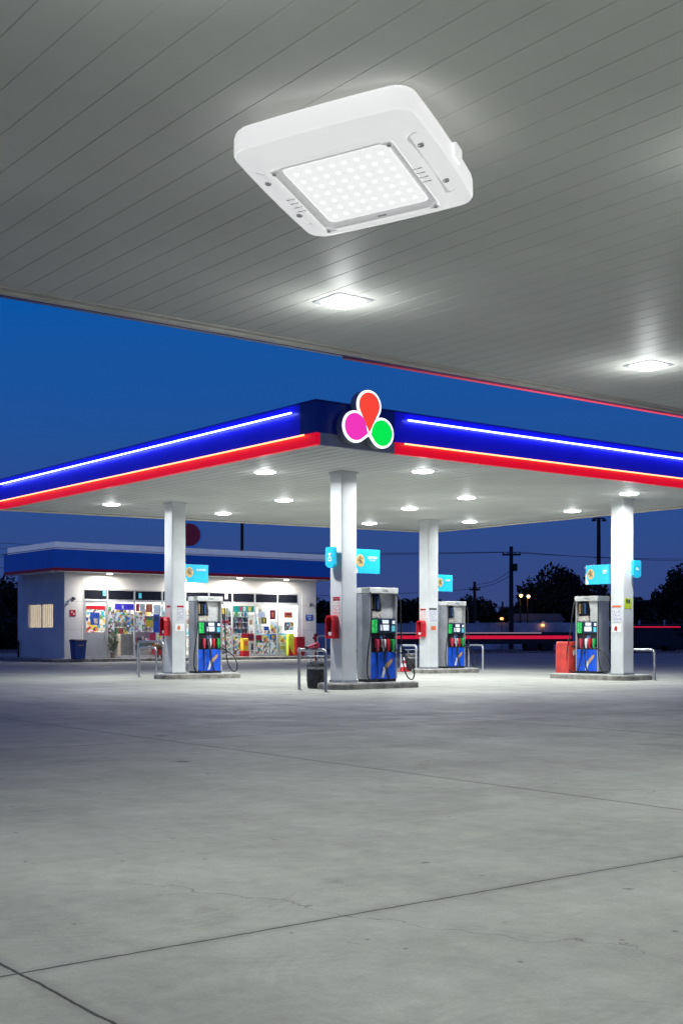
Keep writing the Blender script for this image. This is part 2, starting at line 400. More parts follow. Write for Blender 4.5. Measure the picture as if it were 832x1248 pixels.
# ------------------------------------------------------------------ ground, road, verge
def ground_mat():
    m = bpy.data.materials.new('forecourt_concrete'); m.use_nodes = True
    nt = m.node_tree; N = nt.nodes; L = nt.links; b = N['Principled BSDF']
    tc = N.new('ShaderNodeTexCoord')
    def noise(scale, det=6, rough=.55, sc=(1, 1, 1)):
        mp = N.new('ShaderNodeMapping'); mp.inputs['Scale'].default_value = sc
        L.new(tc.outputs['Object'], mp.inputs[0])
        n = N.new('ShaderNodeTexNoise'); n.inputs['Scale'].default_value = scale; n.inputs['Detail'].default_value = det; n.inputs['Roughness'].default_value = rough
        L.new(mp.outputs[0], n.inputs['Vector']); return n.outputs['Fac']
    def math_(op, a, bb=None, c=None):
        n = N.new('ShaderNodeMath'); n.operation = op
        for i, v in enumerate((a, bb, c)):
            if v is None: continue
            if isinstance(v, (int, float)): n.inputs[i].default_value = v
            else: L.new(v, n.inputs[i])
        return n.outputs[0]
    def rng(v, a, b_, c, d):
        n = N.new('ShaderNodeMapRange'); L.new(v, n.inputs[0])
        for i, x in enumerate((a, b_, c, d), 1): n.inputs[i].default_value = x
        return n.outputs[0]
    f = rng(noise(.16, 5), .3, .7, .76, 1.12)
    f = math_('MULTIPLY', f, rng(noise(.9, 9, .7), .3, .7, .82, 1.12))
    f = math_('MULTIPLY', f, rng(noise(6, 9, .75), .28, .72, .82, 1.12))
    f = math_('MULTIPLY', f, rng(noise(60, 5, .8), .25, .75, .84, 1.12))
    f = math_('MULTIPLY', f, rng(noise(1.1, 5, .6, (1, .12, 1)), .45, .75, 1.0, .84))   # worn wheel lanes
    f = math_('MULTIPLY', f, rng(noise(.8, 5, .6, (.12, 1, 1)), .5, .75, 1.0, .88))
    st1 = rng(noise(.55, 4, .6), .58, .72, 0, .22)
    f = math_('MULTIPLY', f, math_('SUBTRACT', 1, st1))
    cv = N.new('ShaderNodeTexVoronoi'); cv.feature = 'DISTANCE_TO_EDGE'; cv.inputs['Scale'].default_value = .22
    wv = N.new('ShaderNodeTexNoise'); wv.inputs['Scale'].default_value = 1.5; wv.inputs['Detail'].default_value = 6; L.new(tc.outputs['Object'], wv.inputs['Vector'])
    va = N.new('ShaderNodeVectorMath'); va.operation = 'MULTIPLY_ADD'; va.inputs[1].default_value = (1.2, 1.2, 0); L.new(wv.outputs['Color'], va.inputs[0]); L.new(tc.outputs['Object'], va.inputs[2])
    L.new(va.outputs[0], cv.inputs['Vector'])
    crk = math_('MULTIPLY', rng(cv.outputs['Distance'], .0004, .0016, .45, 0), rng(noise(.35, 2), .52, .6, 0, 1))
    f = math_('MULTIPLY', f, math_('SUBTRACT', 1, crk))
    # round oil drips
    for sc_, size in ((.8, .085), (2.1, .075), (4.5, .08)):
        v = N.new('ShaderNodeTexVoronoi'); v.inputs['Scale'].default_value = sc_; L.new(tc.outputs['Object'], v.inputs['Vector'])
        sp = N.new('ShaderNodeSeparateColor'); L.new(v.outputs['Color'], sp.inputs[0])
        keep = math_('GREATER_THAN', sp.outputs[0], .58)
        dd = math_('ADD', v.outputs['Distance'], rng(noise(25, 3), .3, .7, -.03, .03))
        f = math_('MULTIPLY', f, math_('SUBTRACT', 1, math_('MULTIPLY', keep, rng(dd, size * .3, size, .62, 0))))
    sxx = N.new('ShaderNodeSeparateXYZ'); L.new(tc.outputs['Object'], sxx.inputs[0])
    # tyre tread arcs
    for (ax, ay), r0, wd in ((on_z(300, 1120, 0), .75, .22), (on_z(90, 1080, 0), 1.1, .26), (on_z(560, 1190, 0), .7, .2), (on_z(760, 1290, 0), .6, .18)):
        dx = math_('SUBTRACT', sxx.outputs[0], ax); dy = math_('SUBTRACT', sxx.outputs[1], ay)
        rr = math_('SQRT', math_('ADD', math_('MULTIPLY', dx, dx), math_('MULTIPLY', dy, dy)))
        inb = rng(math_('ABSOLUTE', math_('SUBTRACT', rr, r0)), wd * .4, wd, 1, 0)
        st = rng(math_('SINE', math_('MULTIPLY', rr, 95)), -.2, .6, 0, 1)
        patch = rng(noise(1.6, 3), .47, .6, 0, 1)
        f = math_('MULTIPLY', f, math_('SUBTRACT', 1, math_('MULTIPLY', .055, math_('MULTIPLY', patch, math_('MULTIPLY', inb, st)))))
    # sawn expansion joints
    wob = rng(noise(5, 4), .3, .7, -.006, .006)
    jm = None
    for ax, off, per in ((0, -16.09, 5.6), (1, -18.7, 8.7)):
        c = math_('ADD', sxx.outputs[ax], wob)
        q = math_('FRACT', math_('ADD', math_('DIVIDE', math_('SUBTRACT', c, off), per), .5))
        dist = math_('MULTIPLY', math_('ABSOLUTE', math_('SUBTRACT', q, .5)), per)
        j = rng(dist, .005, .011, 1, 0)
        h = rng(dist, .0, .07, .24, 0)
        j = math_('MAXIMUM', j, h)
        jm = j if jm is None else math_('MAXIMUM', jm, j)
    f = math_('MULTIPLY', f, math_('SUBTRACT', 1, math_('MULTIPLY', jm, .88)))
    sc = N.new('ShaderNodeVectorMath'); sc.operation = 'SCALE'; sc.inputs[0].default_value = (.385, .392, .352); L.new(f, sc.inputs['Scale'])
    L.new(sc.outputs[0], b.inputs['Base Color'])
    L.new(rng(noise(1.4, 6), .3, .7, .55, .78), b.inputs['Roughness'])
    b.inputs['Specular IOR Level'].default_value = .28
    bp = N.new('ShaderNodeBump'); bp.inputs['Strength'].default_value = .22; bp.inputs['Distance'].default_value = .01
    hgt = math_('SUBTRACT', noise(70, 6, .7), math_('MULTIPLY', jm, 2.))
    L.new(hgt, bp.inputs['Height']); L.new(bp.outputs[0], b.inputs['Normal'])
    return m

g = MB().quad((-3000, -3000, 0), (3000, -3000, 0), (3000, 3000, 0), (-3000, 3000, 0)).build('ground', ground_mat())
g.location = W(0, 0); g.rotation_euler = (0, 0, TH); tag(g, kind='structure')
ASPH = mat('asphalt', (.05, .052, .058), .8, var=.3, scale=.6, bump=.3)
VERGE = mat('verge_grass', (.035, .045, .022), .9, var=.5, scale=1.2, bump=.5, bscale=8)
rd = MB().quad((-400, 88, .004), (400, 88, .004), (400, 98, .004), (-400, 98, .004)).build('road', ASPH); tag(rd, kind='structure')
vg = MB().quad((-900, 98.4, .008), (900, 98.4, .008), (900, 900, .008), (-900, 900, .008)).build('verge', VERGE); tag(vg, kind='structure')
kb = MB()
x = -120
while x < 120:
    kb.span((x, 87.6, 0), (x + 2.95, 88, .14), .02); kb.span((x, 98.02, 0), (x + 2.95, 98.38, .14), .02); x += 3
kb = kb.build('kerb', KERBM); tag(kb, kind='structure')

# ------------------------------------------------------------------ canopy soffits (planks with sunk joints)
def soffit_mb(x0, x1, ylo, yhi, z, pitch, g=.006, dp=.006):
    mb = MB(); x = x0; prev = []
    xs = []
    while x < x1 - 1e-6:
        xe = min(x + pitch, x1)
        xs += [(x + g, z + 0), (xe - g, z)]
        if xe < x1 - 1e-6: xs += [(xe - g * .5, z + dp), (xe + g * .5, z + dp)]
        x = xe
    A = [mb.bm.verts.new((x, ylo(x), zz)) for x, zz in xs]; B = [mb.bm.verts.new((x, yhi(x), zz)) for x, zz in xs]
    for k in range(len(xs) - 1):
        mb.bm.faces.new((A[k], B[k], B[k + 1], A[k + 1]))
    return mb

ZS = 5.15
# --- canopy overhead
YE = -9.85
nc = thing('station_canopy', -5, YE, ZS, 0, 'grey plank ceiling of the canopy overhead with pale edge trim and pink reflection line', 'canopy')
off = lambda x: 0
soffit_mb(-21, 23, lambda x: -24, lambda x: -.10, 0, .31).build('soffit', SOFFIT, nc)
MB().span((-21.2, -.098, -.055), (23.2, -.012, .20), .02).build('edge_trim', TRIM, nc)
MB().span((-21.2, -.185, -.018), (23.2, -.103, .012), .006).build('inner_trim', TRIM, nc)
MB().span((-21.2, -.009, -.055), (23.2, .09, .95), .01).build('fascia', NAVY, nc)
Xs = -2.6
MB().tube([(Xs, .078, -.068), (23, .078, -.068)], .014, 8).build('glow_tube', PINKREFLECT, nc, True)  # glowing tube drawn in place of a reflected neon line
MB().slab([(-21.2, -24.2), (23.2, -24.2), (23.2, -.1), (-21.2, -.1)], .6, .62).build('roof_deck', TRIM, nc)

# --- canopy over the pumps
FC = (-3.1, -3.1); LCn = (-3.08, 13.25); BC = (12.98, 11.3); RC = (12.98, -3.1)
fc = thing('pump_canopy', 4.5, 4, ZS, 0, 'lit canopy over the pumps with glowing blue and red bands on its edge', 'canopy')
cx0, cy0 = 4.5, 4.0
yh = lambda x: (LCn[1] + (BC[1] - LCn[1]) * ((x + cx0) - LCn[0]) / (BC[0] - LCn[0])) - cy0
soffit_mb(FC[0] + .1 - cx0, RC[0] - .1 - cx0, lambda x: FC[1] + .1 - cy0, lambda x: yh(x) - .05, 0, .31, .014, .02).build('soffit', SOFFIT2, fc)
def edge_mb(a, b, z0, z1, t=.10, out=0., inset=0.):
    """a panel along the canopy edge from a to b (station points), outer face pushed out by out"""
    a = Vector((a[0] - cx0, a[1] - cy0, 0)); b = Vector((b[0] - cx0, b[1] - cy0, 0))
    d = (b - a).normalized(); n = Vector((d.y, -d.x, 0))
    A0, A1 = a + n * out, a - n * t; B0, B1 = b + n * out, b - n * t
    mb = MB()
    mb.slab([(A0.x, A0.y), (B0.x, B0.y), (B1.x, B1.y), (A1.x, A1.y)], z0, z1)
    return mb
FH, RB = .88, .24
xg = on_Y(481, 540, FC[1])[0]          # where the glowing part of the front begins
xb = xg
cap = .05
# left-hand face (runs away), red and blue to the corner
yb_ = FC[1] + .55
edge_mb((LCn[0], LCn[1]), (FC[0], yb_), -.01, RB, out=0).build('red_band', REDLIT, fc)
edge_mb((FC[0], yb_ - .003), (FC[0], FC[1]), -.01, RB, out=0).build('red_band', REDLIT, fc)
edge_mb((LCn[0], LCn[1]), (FC[0], yb_), RB + .004, FH, out=0).build('blue_band', BLUELIT, fc)
edge_mb((FC[0], yb_ - .003), (FC[0], FC[1]), RB + .004, FH, out=0).build('corner_band', NAVY, fc)
edge_mb((FC[0] + .102, FC[1]), (xg - .003, FC[1]), -.01, RB).build('grey_band', mat('corner_grey', (.36, .37, .40), .4), fc)
edge_mb((FC[0] + .102, FC[1]), (xg - .003, FC[1]), RB + .004, FH).build('corner_band', NAVY, fc)
edge_mb((xg, FC[1]), (RC[0], FC[1]), -.01, RB).build('red_band', REDLIT, fc)
edge_mb((xg, FC[1]), (RC[0], FC[1]), RB + .004, FH).build('blue_band', BLUELIT, fc)
edge_mb((RC[0], RC[1] + .105), BC, -.01, FH).build('side_band', NAVY, fc)
edge_mb((BC[0] - .105, BC[1]), (LCn[0] + .105, LCn[1]), -.01, FH).build('back_band', NAVY, fc)
# lip and top coping
lip = MB()
for a, b in ((LCn, FC), (FC, RC), (RC, BC), (BC, LCn)):
    m_ = edge_mb(a, b, FH + .004, FH + .03, t=.13, out=.02)
    tmp = bpy.data.meshes.new('t'); m_.bm.to_mesh(tmp); m_.bm.free(); lip.bm.from_mesh(tmp); bpy.data.meshes.remove(tmp)
lip.build('coping', NAVY, fc)
lip = MB()
for a, b in ((RC, BC), (BC, LCn)):
    m_ = edge_mb(a, b, -.045, -.012, t=.16, out=.0)
    tmp = bpy.data.meshes.new('t'); m_.bm.to_mesh(tmp); m_.bm.free(); lip.bm.from_mesh(tmp); bpy.data.meshes.remove(tmp)
lip.build('back_trim', mat('back_trim_cream', (.85, .80, .66), .5), fc)
MB().slab([(FC[0] - cx0 + .1, FC[1] - cy0 + .1), (RC[0] - cx0 - .1, RC[1] - cy0 + .1), (BC[0] - cx0 - .1, BC[1] - cy0 - .1), (LCn[0] - cx0 + .1, LCn[1] - cy0 - .1)], .5, .52).build('roof_deck', TRIM, fc)
# neon tubes stand off the bands on clips
zb_, zr_ = FH - .155, RB - .03
xt = on_Y(494, 512, FC[1])[0]; xt2 = on_Y(490, 543, FC[1])[0]
def neon(p, q, z, m):
    t = MB().tube([(p[0] - cx0, p[1] - cy0, z), (q[0] - cx0, q[1] - cy0, z)], .017, 8).build('glow_tube', m, fc, True)
    n = 9
    for i in range(n):
        f = (i + .5) / n; c = MB()
        X = p[0] + (q[0] - p[0]) * f - cx0; Y = p[1] + (q[1] - p[1]) * f - cy0
        if abs(p[0] - q[0]) < 1: c.span((X + .02, Y - .012, z - .012), (X + .075, Y + .012, z + .012))
        else: c.span((X - .012, Y + .02, z - .012), (X + .012, Y + .075, z + .012))
        c.build('clip', ALU, t)
neon((FC[0] - .08, LCn[1] - .1), (FC[0] - .08, FC[1] + .75), zb_, NEONBLUE)
neon((FC[0] - .08, LCn[1] - .1), (FC[0] - .08, FC[1] + .30), zr_, NEONRED)
neon((xt, FC[1] - .08), (RC[0] - .1, FC[1] - .08), zb_, NEONBLUE)
neon((xt2, FC[1] - .08), (RC[0] - .1, FC[1] - .08), zr_, NEONRED)

# --- three-petal logo box on the canopy edge
lx, lz = on_Y(448.4, 530, FC[1] - .2)
lg = thing('logo_sign', lx, FC[1] - .012, lz, 0, 'glowing three petal logo in red, magenta and green with white outline', 'sign')
def drop(cx, cz, r, n=30, ax=1.0, w=0.):
    """teardrop with its tip at the origin and a round head about (cx,cz)"""
    d = math.hypot(cx, cz); a = math.atan2(cz, cx); h = math.acos(min(1, r / d)) if r < d else 0
    pts = [(0, 0)]
    for k in range(n + 1):
        t = a + math.pi + h + (2 * math.pi - 2 * h) * k / n
        pts.append((cx + r * math.cos(t), cz + r * math.sin(t)))
    return pts
def stretch(p, kx): return [(x * kx, z) for x, z in p]
KX = 1.0
heads = [('petal', 0, .60, .272, PETALR), ('petal', -.365, .13, .28, PETALM), ('petal', .34, .065, .27, PETALG)]
bk = MB(); fr = MB()
for i, (nm, hx, hz, r, m_) in enumerate(heads):
    dd = math.hypot(hx, hz)
    o_ = .05
    # outline: bigger drop whose tip is pushed back past the centre
    sx_, sz_ = -hx / dd * .02, -hz / dd * .02
    big = [(x + sx_, z + sz_) for x, z in drop(hx - sx_, hz - sz_, r + o_)]
    bk.prism(stretch(big, KX), -.20 + .002 * i, 0.0 - .003 * i)
    fr.prism(stretch(big, KX), -.222 - .002 * i, -.204 - .002 * i)
bk.build('case', LOGOSIDE, lg)
fr.build('outline', LOGOWHITE, lg)
for i, (nm, hx, hz, r, m_) in enumerate(heads):
    dd = math.hypot(hx, hz); t = .045
    sx_, sz_ = hx / dd * t, hz / dd * t
    MB().prism(stretch([(x + sx_, z + sz_) for x, z in drop(hx - sx_, hz - sz_, r)], KX), -.236, -.2275).build('petal', m_, lg)

# ------------------------------------------------------------------ recessed canopy lights
def make_light(name, power, drop=.045, spread=168, glow=5):
    t = thing(name, 0, 0, ZS)
    MB().loft([rrect(.27, .27, .06, 5, .0), rrect(.27, .27, .06, 5, -.006), rrect(.255, .255, .08, 5, -.010), rrect(.20, .20, .12, 5, -.010)], (False, False)).build('frame', GROOVE, t)
    MB().loft([rrect(.225, .225, .15, 6, -.008), rrect(.22, .22, .15, 6, -drop * .5), rrect(.20, .20, .15, 6, -drop * .8), rrect(.15, .15, .13, 6, -drop)], (False, True)).build('lens', LAMP, t, True)
    a = area('lamp', (0, 0, -drop - .01), power, .3, t, spread=spread)
    g_ = bpy.data.lights.new('glow', 'POINT'); g_.energy = glow; g_.color = (.97, 1, .99); g_.shadow_soft_size = .12  # added bare lamp below the lens, lays a halo on the ceiling
    go_ = bpy.data.objects.new('glow', g_); COL.objects.link(go_); go_.location = (0, 0, -.20 if glow < 10 else -.38); go_.parent = t
    return t
FARP, NEARP = 195, 66
proto = make_light('canopy_light', FARP)
far_px = [(323, 577), (136, 616), (272, 627), (346, 611), (450, 639), (515, 576), (499, 621), (568, 608), (572, 637), (697, 624), (766, 603)]
far_lab = ['recessed square canopy light between the logo corner and the pillar by the store',
           'recessed canopy light near the far end of the red band above the store roof',
           'recessed canopy light near the cream back edge just past the pillar by the store',
           'recessed canopy light between the pillar by the store and the mid canopy pillar',
           'recessed canopy light close to the mid pillar by the cream back edge',
           'recessed canopy light next to the glowing red band beside the logo',
           'recessed canopy light directly in front of the pillar behind, second towards the back edge',
           'recessed canopy light in the middle of the ceiling beyond the pillar behind',
           'recessed canopy light by the cream back edge beyond the pillar behind',
           'recessed canopy light short of the pillar with the lime sticker, near the back edge',
           'recessed canopy light right above the pillar with the lime sticker']
for i, (px, py) in enumerate(far_px):
    o = proto if i == 0 else dup(proto)
    X, Y = on_z(px, py, ZS - .04)
    place(o, X, Y, ZS); tag(o, far_lab[i], 'ceiling light', 'square lights in the canopy over the pumps')
EDGE_LIGHTS = []
nproto = make_light('canopy_light', NEARP, .045, 150, 17)
near = [(-11.86, -9.22, 'square light set in the overhead ceiling straight under the big white fixture'),
        (-11.86, -3.68, 'square light set in the overhead ceiling near the pink reflection line'),
        (-17.6, -9.2, 'square ceiling light above the forecourt outside the frame'), (-17.6, -14.8, 'square ceiling light above the forecourt outside the frame'),
        (-17.6, -3.7, 'square ceiling light above the forecourt outside the frame'), (-23, -14.8, 'square ceiling light above the forecourt outside the frame'),
        (-23, -9.2, 'square ceiling light above the forecourt outside the frame')]
for i, (Y, X, lab) in enumerate(near):
    o = nproto if i == 0 else dup(nproto)
    place(o, X, Y, ZS); tag(o, lab, 'ceiling light', 'square lights in the overhead canopy')
    if i < 2: EDGE_LIGHTS.append(o)
for o in EDGE_LIGHTS:                     # the row along the edge is dimmer
    for q in o.children:
        if q.type == 'LIGHT' and q.name.startswith('lamp'): q.data = q.data.copy(); q.data.energy = 26


# ------------------------------------------------------------------ the big LED fixture hung under the overhead ceiling
K = 1.076
Rf = Matrix.Rotation(-.44, 4, 'Z') @ Matrix.Rotation(-.154, 4, 'X') @ Matrix.Rotation(-.074, 4, 'Y')
fx = bpy.data.objects.new('led_fixture', None); COL.objects.link(fx)
fx.matrix_world = Matrix.Translation((.11 * K, 8.8 * K, CAMH + 3.276 * K)) @ Rf
tag(fx, 'large white square LED light fixture tilted under the overhead ceiling', 'light fixture')
H = .668 * K
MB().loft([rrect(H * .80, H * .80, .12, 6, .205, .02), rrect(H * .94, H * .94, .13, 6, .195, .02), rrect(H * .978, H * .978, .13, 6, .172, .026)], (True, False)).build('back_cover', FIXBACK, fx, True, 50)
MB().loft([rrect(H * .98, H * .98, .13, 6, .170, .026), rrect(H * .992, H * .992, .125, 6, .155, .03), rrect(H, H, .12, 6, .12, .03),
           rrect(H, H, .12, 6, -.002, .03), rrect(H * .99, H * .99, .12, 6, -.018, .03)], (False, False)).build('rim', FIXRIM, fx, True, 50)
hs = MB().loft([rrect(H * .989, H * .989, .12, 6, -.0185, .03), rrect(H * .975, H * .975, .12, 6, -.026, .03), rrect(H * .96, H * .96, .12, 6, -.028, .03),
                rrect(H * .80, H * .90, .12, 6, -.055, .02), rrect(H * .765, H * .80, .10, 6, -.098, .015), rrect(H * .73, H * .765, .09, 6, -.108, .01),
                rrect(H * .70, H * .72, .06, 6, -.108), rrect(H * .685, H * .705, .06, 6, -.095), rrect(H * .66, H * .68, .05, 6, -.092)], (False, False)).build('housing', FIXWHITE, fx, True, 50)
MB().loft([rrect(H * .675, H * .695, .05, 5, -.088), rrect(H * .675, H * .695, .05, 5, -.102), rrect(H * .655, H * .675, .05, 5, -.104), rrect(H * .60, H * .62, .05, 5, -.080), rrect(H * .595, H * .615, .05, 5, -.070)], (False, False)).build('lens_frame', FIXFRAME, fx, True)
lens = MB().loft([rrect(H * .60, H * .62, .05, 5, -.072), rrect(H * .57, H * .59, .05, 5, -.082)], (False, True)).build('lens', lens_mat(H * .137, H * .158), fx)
ledm = MB().lathe([(.013, .0), (.013, -.003), (.008, -.006)], 12).mesh('led', FIXLED)
for i in range(8):
    for j in range(7):
        o = bpy.data.objects.new('led', ledm); COL.objects.link(o); o.parent = lens
        o.location = ((i - 3.5) * H * .137, (j - 3) * H * .158, -.083)
for sx_ in (-1, 1):
    for sy_ in (-1, 1):
        c = MB().slab([(sx_ * H * .68, sy_ * H * .70), (sx_ * H * .56, sy_ * H * .70), (sx_ * H * .66, sy_ * H * .60)], -.1165, -.105)
        c = c.build('corner_clip', FIXFRAME, fx)
        MB().lathe([(.016, 0), (.016, -.012), (.009, -.013)], 12, (sx_ * H * .645, sy_ * H * .66, -.1168)).build('screw', FIXGREY, c, True)
FIXCHAN = mat('fixture_channel_glow', (.80, .80, .80), .5, emit=(1, 1, 1), es=.30, var=.03)  # lower emission makes the channel look darker than the cheek
def side_z(ax):   # height of the sloping cheek at distance ax*H from the axis
    pts = [(.765, -.098), (.80, -.055), (.965, -.028), (.99, .0)]
    for (a, za), (b, zb2) in zip(pts, pts[1:]):
        if a <= ax <= b: return za + (zb2 - za) * (ax - a) / (b - a)
    return -.1
for sgn in (-1, 1):
    # a long scooped channel on each cheek, two screws in it and four vent slots beside it
    ch = MB(); z1_ = -.070
    ring0 = rrect(.062, H * .60, .05, 5, 0); 
    def put(r, dz, k=1.): return [(sgn * (H * .872) + x * k, y * (k if k > .9 else .97), dz + .36 * sgn * x * k) for x, y, _ in r]
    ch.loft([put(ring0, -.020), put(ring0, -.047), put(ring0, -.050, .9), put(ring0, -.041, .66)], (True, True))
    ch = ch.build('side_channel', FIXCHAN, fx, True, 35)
    for yy in (-.37, .37):
        MB().lathe([(.026, -.03), (.026, -.053), (.022, -.056), (.018, -.048)], 14, (sgn * H * .872, yy * H, 0)).build('screw', FIXGREY, ch, True)
    vt = MB()
    for k in range(4):
        vt.box((sgn * H * .735, (k - 1.5) * H * .09 + .02, -.108), (.07, .006, .006))
    vt.build('vent', FIXGREY, fx)
MB().box((.02, H * .62, -.108), (.075, .02, .006), .002).build('label_clip', FIXGREY, fx)
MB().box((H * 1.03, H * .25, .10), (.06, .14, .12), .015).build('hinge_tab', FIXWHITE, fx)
area('lamp', (0, 0, -.13), 34, .7, fx, spread=150).rotation_euler = (0, 0, 0)
# hanger up to the ceiling
hg = MB().span((-.32, -.32, .206), (.32, .32, .27), .02)
hg.build('driver_box', WHITE, fx)
inv = fx.matrix_world.inverted()
topc = fx.matrix_world @ Vector((0, 0, .26)); tt = Vector((topc.x, topc.y, ZS))
MB().tube([(0, 0, .25), inv @ tt], .045, 12).build('hanger', FIXFRAME, fx, True)

# ------------------------------------------------------------------ columns, islands
CN = [(0.02, 0.), (.3, 8.38), (9.77, 7.86), (9.84, -.29)]
clab = ['white square canopy pillar under the logo corner, red box on its side',
        'white square canopy pillar standing closest to the store windows',
        'white square canopy pillar farthest back with orange mark under its notice',
        'white square canopy pillar carrying the lime yellow sticker']
def make_column():
    t = thing('canopy_column', 0, 0, .15)
    h = .225
    MB().span((-h, -h, .01), (h, h, 4.995), .018).build('shaft', COLUMN, t)
    MB().span((-h - .02, -h - .02, 0), (h + .02, h + .02, .06), .01).build('base_plate', STEEL, t)
    MB().span((-h - .03, -h - .03, 4.955), (h + .03, h + .03, 4.998), .008).build('collar', COLUMN, t)
    s_ = MB()
    s_.span((-h + .05, -h - .003, .08), (-h + .056, -h + .004, 4.94)); s_.span((-h - .003, h - .056, .08), (-h + .004, h - .05, 4.94))
    s_.build('seam', TRIM, t)
    return t
p0 = make_column()
for i, (X, Y) in enumerate(CN):
    o = p0 if i == 0 else dup(p0)
    place(o, X, Y, .15); tag(o, clab[i], 'pillar', 'pillars holding up the pump canopy')

def island(x0, x1, y0, y1, X, Y, label, r=.28):
    t = thing('pump_island', X, Y, 0, 0, label, 'kerb island', 'raised concrete pump islands')
    hx, hy = (x1 - x0) / 2, (y1 - y0) / 2; mx, my = (x0 + x1) / 2, (y0 + y1) / 2
    sh = lambda ring: [(x + mx, y + my, z) for x, y, z in ring]
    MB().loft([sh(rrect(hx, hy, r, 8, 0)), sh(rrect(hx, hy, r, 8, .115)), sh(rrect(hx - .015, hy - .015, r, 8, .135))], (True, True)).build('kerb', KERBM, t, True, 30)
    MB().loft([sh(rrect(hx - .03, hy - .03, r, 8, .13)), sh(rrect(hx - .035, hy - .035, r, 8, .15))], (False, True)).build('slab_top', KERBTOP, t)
island(-.55, 2.1, -.48, .48, *CN[0], 'concrete island with the black bin at its end and hose loop over it')
island(-.55, 2.1, -.48, .48, *CN[1], 'concrete island in front of the store windows')
island(-.5, 2.05, -.48, .48, *CN[2], 'concrete island farthest back beneath the small cyan sign')
island(-.55, .9, -.5, 2.4, *CN[3], 'concrete island with the red cabinet at its end')

